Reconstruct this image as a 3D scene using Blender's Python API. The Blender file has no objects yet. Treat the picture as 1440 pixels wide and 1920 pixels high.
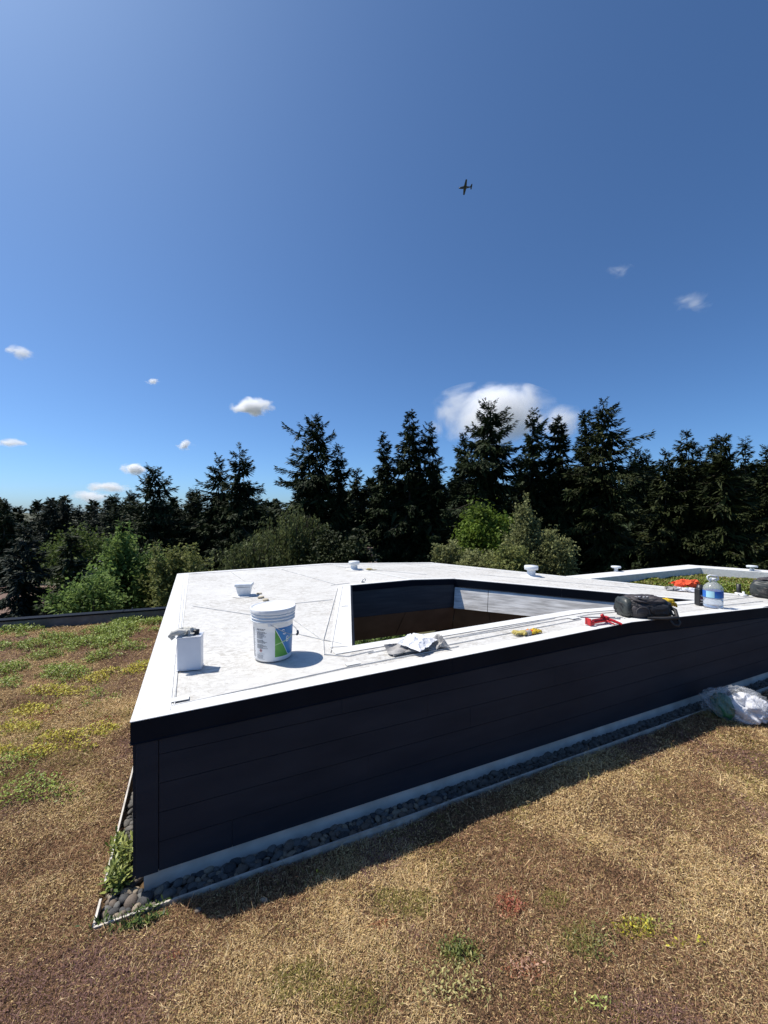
import bpy, bmesh, math, random
import numpy as np
from mathutils import Vector, Matrix

# ------------------------------------------------------------------ camera, sky, sun, exposure
F, CX, CY, EYE = 750.0, 720.0, 960.0, 1.95      # the photograph's lens in pixels, its centre, eye height over the planted roof
scene = bpy.context.scene
COL = scene.collection
cam_data = bpy.data.cameras.new("camera")
cam_data.sensor_fit = 'VERTICAL'
cam_data.sensor_height = 24.0
cam_data.lens = 24.0 * F / 1920.0
cam_data.clip_start = 0.05
cam_data.clip_end = 20000
cam = bpy.data.objects.new("camera", cam_data)
cam.location = (0, 0, EYE)
cam.rotation_euler = (math.radians(90), 0, 0)
COL.objects.link(cam)
scene.camera = cam

SUN = Vector((-0.5, 0.140, 0.86)).normalized()       # towards the sun
SUN_EL = math.asin(SUN.z)
SUN_AZ = math.atan2(SUN.x, SUN.y)
world = bpy.data.worlds.new("World")
scene.world = world
world.use_nodes = True
wn = world.node_tree.nodes
bg = wn["Background"]
sky = wn.new("ShaderNodeTexSky")
sky.sky_type = 'NISHITA'
sky.sun_disc = False
sky.sun_elevation = SUN_EL
sky.sun_rotation = SUN_AZ
sky.altitude = 0
sky.air_density = 0.65
sky.dust_density = 1.0
sky.ozone_density = 10.0
wb = wn.new("ShaderNodeVectorMath"); wb.operation = 'MULTIPLY'; wb.inputs[1].default_value = (.87, 1.03, 1.05)   # the camera's cool white balance
world.node_tree.links.new(sky.outputs[0], wb.inputs[0])
world.node_tree.links.new(wb.outputs[0], bg.inputs[0])
bg.inputs[1].default_value = 0.122

sl = bpy.data.lights.new("sun", 'SUN')
sl.energy = 5.0
sl.angle = math.radians(0.53)
sl.color = (1.0, 0.945, 0.86)
so = bpy.data.objects.new("sun", sl)
so.rotation_euler = (-SUN).to_track_quat('-Z', 'Y').to_euler()
so.location = (-20, 6, 40)
COL.objects.link(so)

scene.view_settings.view_transform = 'Standard'
scene.view_settings.look = 'None'
scene.view_settings.exposure = 0.28
scene.view_settings.gamma = 1.0
scene.view_settings.use_curve_mapping = False
scene.cycles.use_denoising = True
scene.cycles.volume_bounces = 14
scene.cycles.max_bounces = 14
scene.cycles.transparent_max_bounces = 16

rnd = random.Random(7)
NR = np.random.default_rng(11)
R = math.radians

# ------------------------------------------------------------------ helpers
def tag(o, label=None, cat=None, group=None, kind=None):
    if label: o["label"] = label
    if cat: o["category"] = cat
    if group: o["group"] = group
    if kind: o["kind"] = kind
    return o

def empty(name, loc=(0, 0, 0), rz=0.0):
    o = bpy.data.objects.new(name, None)
    o.location = loc
    o.rotation_euler = (0, 0, rz)
    o.empty_display_size = 0.1
    COL.objects.link(o)
    return o

def link(name, me, mat, parent=None, loc=None):
    o = bpy.data.objects.new(name, me)
    COL.objects.link(o)
    if mat is not None and not me.materials:
        me.materials.append(mat)
    if parent is not None: o.parent = parent
    if loc is not None: o.location = loc
    return o

class MB:
    """collects pieces of ONE part and links them as one mesh"""
    def __init__(s): s.v = []; s.f = []; s.sm = []
    def add(s, vs, fs, smooth=False):
        b = len(s.v)
        s.v += [tuple(p) for p in vs]
        for f in fs:
            s.f.append([i + b for i in f]); s.sm.append(smooth)
        return s
    def box(s, c, size, rz=0.0, M=None):
        x, y, z = size[0]/2, size[1]/2, size[2]/2
        pts = [Vector((a, b, d)) for d in (-z, z) for a, b in ((-x, -y), (x, -y), (x, y), (-x, y))]
        m = M if M is not None else Matrix.Rotation(rz, 3, 'Z')
        pts = [m @ p + Vector(c) for p in pts]
        return s.add(pts, [(3, 2, 1, 0), (4, 5, 6, 7), (0, 1, 5, 4), (1, 2, 6, 5), (2, 3, 7, 6), (3, 0, 4, 7)])
    def bar(s, a, b, w, h, up=(0, 0, 1)):
        """a box from a to b, w wide across, h tall"""
        a, b = Vector(a), Vector(b); d = (b - a); L = d.length; d.normalize()
        u = Vector(up); sd = d.cross(u)
        if sd.length < 1e-5: sd = Vector((1, 0, 0))
        sd.normalize(); u = sd.cross(d)
        M = Matrix((d, sd, u)).transposed()
        return s.box((a + b) / 2, (L, w, h), M=M)
    def prism(s, poly, z0, z1):
        n = len(poly)
        lo = [(p[0], p[1], z0(p) if callable(z0) else z0) for p in poly]
        hi = [(p[0], p[1], z1(p) if callable(z1) else z1) for p in poly]
        fs = [tuple(range(n, 2*n)), tuple(reversed(range(n)))]
        fs += [(i, (i+1) % n, n + (i+1) % n, n + i) for i in range(n)]
        return s.add(lo + hi, fs)
    def lathe(s, prof, n=32, c=(0, 0, 0), smooth=True, cap=True):
        vs, fs = [], []
        for r, z in prof:
            for k in range(n):
                a = 2*math.pi*k/n
                vs.append((c[0] + r*math.cos(a), c[1] + r*math.sin(a), c[2] + z))
        for i in range(len(prof)-1):
            for k in range(n):
                fs.append((i*n+k, i*n+(k+1) % n, (i+1)*n+(k+1) % n, (i+1)*n+k))
        s.add(vs, fs, smooth)
        if cap:
            s.add(vs[:n], [tuple(reversed(range(n)))]); s.add(vs[-n:], [tuple(range(n))])
        return s
    def tube(s, path, r, n=8, cap=True):
        path = [Vector(p) for p in path]
        rs = r if isinstance(r, (list, tuple)) else [r]*len(path)
        vs, fs = [], []
        prev = None
        for i, p in enumerate(path):
            t = (path[min(i+1, len(path)-1)] - path[max(i-1, 0)])
            if t.length < 1e-9: t = Vector((0, 0, 1))
            t.normalize()
            if prev is None:
                u = t.orthogonal().normalized()
            else:
                u = (prev - t * prev.dot(t))
                u = u.normalized() if u.length > 1e-6 else t.orthogonal().normalized()
            prev = u; w = t.cross(u)
            for k in range(n):
                a = 2*math.pi*k/n
                vs.append(p + (u*math.cos(a) + w*math.sin(a)) * rs[i])
        for i in range(len(path)-1):
            for k in range(n):
                fs.append((i*n+k, i*n+(k+1) % n, (i+1)*n+(k+1) % n, (i+1)*n+k))
        s.add(vs, fs, True)
        if cap:
            s.add(vs[:n], [tuple(reversed(range(n)))]); s.add(vs[-n:], [tuple(range(n))])
        return s
    def blob(s, c, rad, n=14, m=9, jitter=0.0, power=1.0, seed=0, M=None):
        """rounded lump: superellipsoid with noise"""
        rg = random.Random(seed); vs, fs = [], []
        sp = lambda t: math.copysign(abs(t)**power, t)
        ph = [rg.uniform(0, 6.28) for _ in range(6)]
        for i in range(m+1):
            th = -math.pi/2 + math.pi*i/m
            for k in range(n):
                a = 2*math.pi*k/n
                d = 1 + jitter*(math.sin(3*a+ph[0]+2*th)+math.sin(5*a+ph[1]-3*th)+math.sin(2*a+4*th+ph[2]))/3 + rg.uniform(-.3, .3)*jitter
                p = Vector((rad[0]*sp(math.cos(th))*sp(math.cos(a))*d, rad[1]*sp(math.cos(th))*sp(math.sin(a))*d, rad[2]*sp(math.sin(th))*d))
                if M is not None: p = M @ p
                vs.append(p + Vector(c))
        for i in range(m):
            for k in range(n):
                fs.append((i*n+k, i*n+(k+1) % n, (i+1)*n+(k+1) % n, (i+1)*n+k))
        s.add(vs, fs, True)
        return s
    def mesh(s, name):
        me = bpy.data.meshes.new(name)
        me.from_pydata(s.v, [], s.f)
        me.polygons.foreach_set("use_smooth", s.sm)
        me.update()
        return me
    def build(s, name, mat, parent=None, bevel=0.0, seg=2, solid=0.0, loc=None):
        o = link(name, s.mesh(name), mat, parent, loc)
        if solid:
            m = o.modifiers.new("thickness", 'SOLIDIFY'); m.thickness = solid; m.offset = 0
        if bevel:
            m = o.modifiers.new("bevel", 'BEVEL'); m.width = bevel; m.segments = seg; m.limit_method = 'ANGLE'; m.angle_limit = R(40)
        return o

def np_mesh(name, V, Fc, col=None, smooth=False):
    me = bpy.data.meshes.new(name)
    n, m, k = len(V), len(Fc), Fc.shape[1]
    me.vertices.add(n); me.vertices.foreach_set("co", np.ascontiguousarray(V, dtype=np.float32).ravel())
    me.loops.add(m*k); me.loops.foreach_set("vertex_index", np.ascontiguousarray(Fc, dtype=np.int32).ravel())
    me.polygons.add(m); me.polygons.foreach_set("loop_start", np.arange(0, m*k, k, dtype=np.int32))
    if smooth: me.polygons.foreach_set("use_smooth", np.ones(m, dtype=bool))
    if col is not None:
        at = me.color_attributes.new("tint", 'FLOAT_COLOR', 'POINT')
        c4 = np.ones((n, 4), dtype=np.float32); c4[:, :3] = col
        at.data.foreach_set("color", c4.ravel())
    me.update(calc_edges=True)
    return me

_LAT = NR.random((256, 256))
def vnoise(x, y):
    x = np.asarray(x, float); y = np.asarray(y, float)
    xi = np.floor(x).astype(int); yi = np.floor(y).astype(int)
    fx = x - xi; fy = y - yi
    fx = fx*fx*(3-2*fx); fy = fy*fy*(3-2*fy)
    g = lambda a, b: _LAT[a & 255, b & 255]
    return (g(xi, yi)*(1-fx)+g(xi+1, yi)*fx)*(1-fy) + (g(xi, yi+1)*(1-fx)+g(xi+1, yi+1)*fx)*fy
def fbm(x, y, o=4):
    t, a, s = 0, .5, 0
    for i in range(o):
        t = t + a*vnoise(np.asarray(x)*2**i + 17.3*i, np.asarray(y)*2**i + 9.1*i); s += a; a *= .5
    return t/s

# ------------------------------------------------------------------ materials
MATS = {}
def mat(name, c1, c2=None, rough=0.6, scale=8.0, bump=0.0, bscale=60.0, metal=0.0, spec=0.5, detail=5.0, tint=False, stretch=None, trans=0.0, sub=0.0, lo=.35, hi=.65, bdist=.02, sheen=0.0):
    if name in MATS: return MATS[name]
    m = bpy.data.materials.new(name); m.use_nodes = True
    nt = m.node_tree; N = nt.nodes; L = nt.links
    b = N["Principled BSDF"]
    b.inputs["Roughness"].default_value = rough
    b.inputs["Metallic"].default_value = metal
    b.inputs["Specular IOR Level"].default_value = spec
    if trans: b.inputs["Transmission Weight"].default_value = trans
    if sheen: b.inputs["Sheen Weight"].default_value = sheen
    tc = N.new("ShaderNodeTexCoord")
    vec = tc.outputs["Object"]
    if stretch:
        mp = N.new("ShaderNodeMapping"); mp.inputs["Scale"].default_value = stretch
        L.new(vec, mp.inputs[0]); vec = mp.outputs[0]
    if c2 is None:
        b.inputs["Base Color"].default_value = (*c1, 1)
        colout = None
    else:
        nz = N.new("ShaderNodeTexNoise"); nz.inputs["Scale"].default_value = scale; nz.inputs["Detail"].default_value = detail
        L.new(vec, nz.inputs["Vector"])
        rp_ = N.new("ShaderNodeValToRGB")
        rp_.color_ramp.elements[0].position = lo; rp_.color_ramp.elements[1].position = hi
        rp_.color_ramp.elements[0].color = (*c1, 1); rp_.color_ramp.elements[1].color = (*c2, 1)
        L.new(nz.outputs["Fac"], rp_.inputs[0]); colout = rp_.outputs[0]
    if tint:
        at = N.new("ShaderNodeAttribute"); at.attribute_name = "tint"
        if colout is None: colout = at.outputs["Color"]
        else:
            mx = N.new("ShaderNodeMix"); mx.data_type = 'RGBA'; mx.blend_type = 'MULTIPLY'; mx.inputs[0].default_value = 1
            L.new(colout, mx.inputs[6]); L.new(at.outputs["Color"], mx.inputs[7]); colout = mx.outputs[2]
    if colout is not None: L.new(colout, b.inputs["Base Color"])
    if bump:
        nb = N.new("ShaderNodeTexNoise"); nb.inputs["Scale"].default_value = bscale; nb.inputs["Detail"].default_value = 6
        L.new(vec, nb.inputs["Vector"])
        bp = N.new("ShaderNodeBump"); bp.inputs["Strength"].default_value = bump; bp.inputs["Distance"].default_value = bdist
        L.new(nb.outputs["Fac"], bp.inputs["Height"]); L.new(bp.outputs[0], b.inputs["Normal"])
    if sub:
        tr = N.new("ShaderNodeBsdfTranslucent"); ms = N.new("ShaderNodeMixShader"); ms.inputs[0].default_value = sub
        if colout is not None: L.new(colout, tr.inputs[0])
        else: tr.inputs[0].default_value = (*c1, 1)
        L.new(b.outputs[0], ms.inputs[1]); L.new(tr.outputs[0], ms.inputs[2]); L.new(ms.outputs[0], N["Material Output"].inputs[0])
    MATS[name] = m
    return m

def membrane_material(name, base, dirt, amount):
    m = bpy.data.materials.new(name); m.use_nodes = True
    N, L = m.node_tree.nodes, m.node_tree.links
    b = N["Principled BSDF"]; b.inputs["Roughness"].default_value = .55; b.inputs["Specular IOR Level"].default_value = .3
    tc = N.new("ShaderNodeTexCoord")
    mp = N.new("ShaderNodeMapping"); mp.inputs["Rotation"].default_value = (0, 0, R(-25)); mp.inputs["Scale"].default_value = (1, 1.5, 1)
    L.new(tc.outputs["Object"], mp.inputs[0])
    n1 = N.new("ShaderNodeTexNoise"); n1.inputs["Scale"].default_value = 1.1; n1.inputs["Detail"].default_value = 9; n1.inputs["Roughness"].default_value = .68; n1.inputs["Distortion"].default_value = .6
    n2 = N.new("ShaderNodeTexNoise"); n2.inputs["Scale"].default_value = 9; n2.inputs["Detail"].default_value = 8; n2.inputs["Roughness"].default_value = .78; n2.inputs["Distortion"].default_value = 1.6
    n3 = N.new("ShaderNodeTexNoise"); n3.inputs["Scale"].default_value = 55; n3.inputs["Detail"].default_value = 4
    for n in (n1, n2): L.new(mp.outputs[0], n.inputs["Vector"])
    L.new(tc.outputs["Object"], n3.inputs["Vector"])
    r1 = N.new("ShaderNodeMapRange"); r1.inputs[1].default_value = .32; r1.inputs[2].default_value = .62
    r2 = N.new("ShaderNodeMapRange"); r2.inputs[1].default_value = .44; r2.inputs[2].default_value = .64
    r3 = N.new("ShaderNodeMapRange"); r3.inputs[1].default_value = .62; r3.inputs[2].default_value = .74
    L.new(n1.outputs["Fac"], r1.inputs[0]); L.new(n2.outputs["Fac"], r2.inputs[0]); L.new(n3.outputs["Fac"], r3.inputs[0])
    a = N.new("ShaderNodeMath"); a.operation = 'MULTIPLY'; L.new(r1.outputs[0], a.inputs[0]); L.new(r2.outputs[0], a.inputs[1])
    c = N.new("ShaderNodeMath"); c.operation = 'MULTIPLY_ADD'; c.inputs[1].default_value = .5; L.new(r3.outputs[0], c.inputs[0]); L.new(a.outputs[0], c.inputs[2])
    d = N.new("ShaderNodeMath"); d.operation = 'MULTIPLY'; d.use_clamp = True; d.inputs[1].default_value = amount; L.new(c.outputs[0], d.inputs[0])
    mx = N.new("ShaderNodeMix"); mx.data_type = 'RGBA'
    mx.inputs[6].default_value = (*base, 1); mx.inputs[7].default_value = (*dirt, 1)
    L.new(d.outputs[0], mx.inputs[0]); L.new(mx.outputs[2], b.inputs["Base Color"])
    bp = N.new("ShaderNodeBump"); bp.inputs["Strength"].default_value = .45; bp.inputs["Distance"].default_value = .015
    L.new(n2.outputs["Fac"], bp.inputs["Height"]); L.new(bp.outputs[0], b.inputs["Normal"])
    return m

M_FIELD = membrane_material("membrane_field", (.60, .59, .565), (.40, .38, .345), 1.5)
M_CLEAN = membrane_material("membrane_clean", (.68, .68, .67), (.50, .49, .47), .9)
M_SEAM = mat("seam_sealant", (.42, .42, .42), (.64, .64, .63), .6, 9)
M_FASCIA = mat("black_coping", (.0065, .0085, .0135), (.010, .0125, .019), .6, 3, .05, 30, spec=.08)
M_SIDING = mat("charcoal_siding", (.011, .0165, .028), (.020, .026, .039), .62, 1.6, .25, 90, spec=.25, stretch=(1, 1, 4), bdist=.004)
M_FLASH = mat("pale_flashing", (.46, .43, .39), (.62, .58, .53), .5, 6)
M_ALU = mat("weathered_aluminium", (.42, .38, .33), (.60, .56, .50), .5, 14, metal=.15, bump=.1)
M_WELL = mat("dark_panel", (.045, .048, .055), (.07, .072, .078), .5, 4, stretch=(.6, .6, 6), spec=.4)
M_WELL_SUNLIT = mat("streaked_sunlit_panel", (.52, .50, .47), (.93, .91, .87), .5, 3.0, .15, 12, stretch=(1, 1, 9), detail=9, lo=.38, hi=.66)  # streaked board, its base colour raised to hold the sunlight on the right side
M_WELL_LOW = mat("brown_panel", (.25, .135, .080), (.34, .19, .115), .5, 4, spec=.3)
M_WHITE_PLASTIC = mat("white_plastic", (.80, .81, .82), (.74, .75, .76), .35, 12, spec=.5)
M_VENT = mat("white_vent_plastic", (.72, .75, .78), (.6, .63, .66), .4, 15)
M_TAN = mat("tan_pad", (.36, .31, .22), (.48, .43, .33), .8, 40)
M_BLACK = mat("black_plastic", (.012, .012, .013), (.02, .02, .021), .45, 20)
M_STEEL = mat("grey_steel", (.35, .35, .35), (.5, .5, .5), .35, 20, metal=.8)
M_RED = mat("red_enamel", (.55, .02, .025), (.42, .015, .02), .35, 30)
M_YELLOW = mat("yellow_knit", (.68, .47, .02), (.5, .32, .02), .85, 60, .3, 200)
M_ORANGE = mat("orange_knit", (.82, .10, .03), (.65, .07, .02), .8, 30, .3, 120)
M_GREYCLOTH = mat("grey_cloth", (.27, .26, .255), (.36, .35, .34), .9, 12, .4, 160)
M_WHITECLOTH = mat("white_cloth", (.74, .75, .79), (.62, .63, .68), .8, 14, .5, 60)
M_NYLON = mat("black_nylon", (.014, .013, .014), (.030, .028, .030), .55, 14, .35, 160)
M_NYLON_GREY = mat("dark_grey_nylon", (.032, .028, .030), (.058, .05, .053), .6, 14, .35, 160)
M_SOIL = mat("dark_soil", (.05, .037, .027), (.10, .075, .05), .95, 30, .6, 120)

# ------------------------------------------------------------------ picture geometry
def gp(x, y, z=0.0):
    Z = F*(EYE - z)/(y - CY)
    return Vector(((x-CX)/F*Z, Z, z))
def at(x, y, Z):
    return Vector(((x-CX)/F*Z, Z, EYE - (y-CY)/F*Z))

D1 = Vector((math.cos(R(24.6)), math.sin(R(24.6)), 0))
D2 = Vector((-D1.y, D1.x, 0))
C0 = Vector((-1.274, 2.054, 0))                    # front left corner of the raised roof
def col_on(p, d, x):                               # plan point of the line p + t d that stands in picture column x
    k = (x-CX)/F
    t = (k*p.y - p.x)/(d.x - k*d.y)
    return p + d*t
E1 = Vector((-1.07, 8.04, 0)); E2 = col_on(C0, D1, 1180)
RD = (E2-E1).normalized(); RN = Vector((-RD.y, RD.x, 0))
if RN.x < 0: RN = -RN
def zroof(x, y=None):
    p = Vector((x[0], x[1], 0)) if y is None else Vector((x, y, 0))
    q = p - E1
    d = q.dot(RN); t = q.dot(RD)
    z = .90 + .04*t/5.49
    return z - (.0143*-d if d < 0 else .046*d)
def rp(x, y, dz=0.0):                              # picture point lying on the roof membrane
    z = .88
    for _ in range(40):
        p = gp(x, y, z)
        z = .5*z + .5*(zroof(p) + dz)
    return gp(x, y, z)
V2 = lambda p: Vector((p.x, p.y, 0))
BL = V2(rp(335, 1076)); BF = V2(rp(810, 1055))
OA, OB, OC, OD = [V2(rp(*p)) for p in ((657, 1098), (853, 1085.5), (1308, 1126), (660, 1212))]
FD = Vector((math.cos(R(-41.5)), math.sin(R(-41.5)), 0))      # the raised roof's right hand edge
G0 = col_on(BF, FD, 1060)
def isect(p, d, q, e):
    den = d.x*e.y - d.y*e.x
    t = ((q.x-p.x)*e.y - (q.y-p.y)*e.x)/den
    return p + d*t
E1 = E1  # ridge end on the rear edge
RE = isect(E1, RD, BL, (BF-BL).normalized())       # ridge meets rear edge
RQ = isect(E1, RD, OA, (OB-OA).normalized())       # ridge meets the far lip of the opening
RP = isect(E1, RD, OD, (OC-OD).normalized())       # ridge meets the near lip
FRT = C0 + D1*10.0
FIN = FRT + D2*.5
TT = isect(BF, FD, FIN, D1)
PK = col_on(G0, D1, 1288)                          # outer corner of the far parapet
PEND = PK + FD*4.6

def inside(poly, X, Y):
    X = np.asarray(X); Y = np.asarray(Y)
    r = np.zeros(X.shape, bool); n = len(poly)
    for i in range(n):
        a, b = poly[i], poly[(i+1) % n]
        c = ((a.y > Y) != (b.y > Y)) & (X < (b.x-a.x)*(Y-a.y)/(b.y-a.y+1e-12)+a.x)
        r ^= c
    return r
FOOT = [C0, FRT, PEND, PK, G0, BF, BL]             # plan of everything raised above the planted roof

# left parapet of the planted roof
PA, PB = gp(0, 1163, .16), gp(316, 1140, .16)
PDIR = V2(PB-PA).normalized()
PN = Vector((-PDIR.y, PDIR.x, 0))

# ------------------------------------------------------------------ terrain and building
GROUND_Z = -10.0
mb = MB(); S = 4000
mb.add([(-S, -S, GROUND_Z), (S, -S, GROUND_Z), (S, S, GROUND_Z), (-S, S, GROUND_Z)], [(0, 1, 2, 3)])
tag(mb.build("terrain", mat("lawn_earth", (.035, .05, .018), (.09, .08, .04), .95, .15, .5, 3)), kind="structure")

# planted roof sheet
gx = np.arange(-11, 9.01, .065); gy = np.arange(-3, 12.01, .065)
GX, GY = np.meshgrid(gx, gy)
inset = [C0 + (D1+D2)*.03, FRT, PEND, PK, G0, BF, BL + D1*.03]
def gravel_mask(X, Y):
    u = (X-C0.x)*D1.x + (Y-C0.y)*D1.y; v = (X-C0.x)*D2.x + (Y-C0.y)*D2.y
    return ((v > -.16) & (v < .05) & (u > -.15)) | ((u > -.15) & (u < .05) & (v > -.16))
def gheight(X, Y):
    h = (fbm(X*1.3, Y*1.3, 3)-.5)*.05 + (fbm(X*9, Y*9, 3)-.5)*.022
    return np.where(gravel_mask(X, Y), -.045, h)
GZ = gheight(GX, GY)
ny, nx = GX.shape
idx = np.arange(nx*ny).reshape(ny, nx)
quads = np.stack([idx[:-1, :-1], idx[:-1, 1:], idx[1:, 1:], idx[1:, :-1]], -1).reshape(-1, 4)
ccx = (GX[:-1, :-1]+.0325).ravel(); ccy = (GY[:-1, :-1]+.0325).ravel()
beyond = ((ccx-PA.x)*PN.x + (ccy-PA.y)*PN.y) > -.02
keep = ~inside(inset, ccx, ccy) & ~beyond
quads = quads[keep]
V = np.stack([GX.ravel(), GY.ravel(), GZ.ravel()], -1)
used = np.unique(quads); remap = -np.ones(len(V), int); remap[used] = np.arange(len(used))
gm = np_mesh("planted_roof", V[used], remap[quads], smooth=True)
m = bpy.data.materials.new("thatch_soil"); m.use_nodes = True
N, L = m.node_tree.nodes, m.node_tree.links
b = N["Principled BSDF"]; b.inputs["Roughness"].default_value = .95; b.inputs["Specular IOR Level"].default_value = .1
tc = N.new("ShaderNodeTexCoord")
n1 = N.new("ShaderNodeTexNoise"); n1.inputs["Scale"].default_value = 1.6; n1.inputs["Detail"].default_value = 8; n1.inputs["Roughness"].default_value = .65
n2 = N.new("ShaderNodeTexNoise"); n2.inputs["Scale"].default_value = 90; n2.inputs["Detail"].default_value = 8; n2.inputs["Roughness"].default_value = .8
for n in (n1, n2): L.new(tc.outputs["Object"], n.inputs["Vector"])
r1 = N.new("ShaderNodeValToRGB"); e = r1.color_ramp.elements
e[0].position = .3; e[0].color = (.09, .054, .036, 1); e[1].position = .7; e[1].color = (.28, .19, .09, 1)
x = e.new(.5); x.color = (.175, .11, .060, 1)
L.new(n1.outputs["Fac"], r1.inputs[0])
r2 = N.new("ShaderNodeMapRange"); r2.inputs[1].default_value = .3; r2.inputs[2].default_value = .7; r2.inputs[3].default_value = .25; r2.inputs[4].default_value = 1.8
L.new(n2.outputs["Fac"], r2.inputs[0])
mx = N.new("ShaderNodeVectorMath"); mx.operation = 'SCALE'; L.new(r1.outputs[0], mx.inputs[0]); L.new(r2.outputs[0], mx.inputs[3])
L.new(mx.outputs[0], b.inputs["Base Color"])
bp = N.new("ShaderNodeBump"); bp.inputs["Strength"].default_value = .9; bp.inputs["Distance"].default_value = .02
L.new(n2.outputs["Fac"], bp.inputs["Height"]); L.new(bp.outputs[0], b.inputs["Normal"])
tag(link("planted_roof_ground", gm, m), kind="structure")

# the storeys below the roof (open under the far half, so the light well looks out to the garden)
bld = tag(empty("building_storeys", (0, 0, GROUND_Z)), "storeys of the building under the planted roof", "building")
M_STOREY = mat("grey_render", (.10, .105, .11), (.14, .14, .145), .8, 2)
def loc(p): return (p[0], p[1], p[2]-GROUND_Z) if len(p) == 3 else p
def storey(poly, z0, z1, name, mt=M_STOREY):
    q = MB().prism([(p[0], p[1]) for p in poly], z0-GROUND_Z, z1-GROUND_Z)
    return q.build(name, mt, bld)
near = OD - D2*.35; q0 = C0 - D1*.0
storey([(-11, -3), (9, -3), (9, 2.2), tuple((FRT)[:2]), tuple((C0 + D1*.1 + D2*.55)[:2]), tuple((C0 + D1*.1 + D2*4.0)[:2]), tuple((PB + PDIR*.2 - PN*.1)[:2]), tuple((PA - PDIR*4.4 - PN*.1)[:2])], GROUND_Z, -.12, "front_wing")
storey([(.75, 7.2), (3.0, 6.4), (3.4, 7.2), (1.2, 8.2)], GROUND_Z, -.35, "rear_stair_tower", M_WELL)

# parapet
par = tag(empty("roof_parapet", tuple(V2(PA))), "low black metal parapet along the left edge of the planted roof", "parapet")
pl0 = -PDIR*4.0; pl1 = V2(PB-PA) + PDIR*1.2
MB().bar(pl0 + Vector((0, 0, .03)), pl1 + Vector((0, 0, .03)), .10, .22).build("upstand", mat("grey_upstand", (.10, .10, .105), (.15, .15, .155), .6, 8), par)
for k in range(4):
    a = pl0.lerp(pl1, k/4) + PDIR*.003; c = pl0.lerp(pl1, (k+1)/4) - PDIR*.003
    MB().bar(a + Vector((0, 0, .155)) + PN*.02, c + Vector((0, 0, .155)) + PN*.02, .17, .03).build("coping", M_FASCIA, par, bevel=.004)
kx = V2(gp(248, 1143, .17)) - V2(PA)
MB().bar(kx + Vector((0, 0, .172)), kx + Vector((0, 0, .21)), .012, .012, up=(1, 0, 0)).build("coping_clip", M_STEEL, par)

# ------------------------------------------------------------------ the raised white roof
box = tag(empty("raised_roof", tuple(C0)), "raised flat roof with white membrane top, charcoal plank sides and an angular opening", "roof")
def L_(p): return Vector(p) - C0
def zr(p): return zroof(Vector((p[0]+C0.x, p[1]+C0.y, 0)))
TH = .05
def roof_sheet(pts):
    q = MB(); q.prism([L_(p)[:2] for p in pts], lambda p: zr(p)-TH, zr); return q
roof_sheet([C0, E2, RP, OD, OA, RQ, RE, BL]).build("membrane_field", M_FIELD, box)["label"] = "dirty white membrane field left of the ridge"
GIN = G0 + FD*.42
roof_sheet([E2, FRT, FIN, TT, GIN, G0, BF, RE, RQ, OB, OC, RP]).build("membrane_field", M_FIELD, box)["label"] = "white membrane field right of the ridge"

def strip(poly, name, mt, lift, thick=.0035, parent=box):
    """a sheet on the roof, split at the ridge so it follows both slopes"""
    def clip(poly, sgn):
        out = []
        n = len(poly)
        for i in range(n):
            a, c = poly[i], poly[(i+1) % n]
            da, dc = (a-E1).dot(RN)*sgn, (c-E1).dot(RN)*sgn
            if da >= 0: out.append(a)
            if (da > 0 and dc < 0) or (da < 0 and dc > 0): out.append(a.lerp(c, da/(da-dc)))
        return out
    q = MB()
    for s_ in (1, -1):
        pc = clip([V2(p) for p in poly], s_)
        if len(pc) >= 3:
            area = sum(pc[i].x*pc[(i+1) % len(pc)].y - pc[(i+1) % len(pc)].x*pc[i].y for i in range(len(pc)))
            if area < 0: pc.reverse()
            q.prism([L_(p)[:2] for p in pc], lambda p: zr(p)+lift-thick, lambda p: zr(p)+lift)
    return q.build(name, mt, parent)
def band(a, c, w, side, lift, name="edge_membrane", mt=M_CLEAN):
    d = V2(c-a).normalized(); nrm = Vector((-d.y, d.x, 0))*side
    return strip([a, c, c+nrm*w, a+nrm*w], name, mt, lift)
BLD = (BL-C0).normalized()
# clean strips of membrane round the edges and round the opening
band(C0-D1*.024-D2*.0, BL-D1*.024, .19, -1, .004)
band(C0-D1*.024-D2*.022, C0+D1*9.8-D2*.022, .115, 1, .0065)
band(BL, BF, .14, -1, .0065)
band(OD, OA, .17, 1, .004)
band(OD - D1*.17, OC + D1*.1, .12, -1, .0065)
band(OA - D1*.1, OB, .10, 1, .0065)
band(OB, OC, .12, 1, .004)
band(G0 - FD*2.8, TT, .12, -1, .004)
band(RE, RQ, .07, 1, .004, "ridge_membrane")
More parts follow.
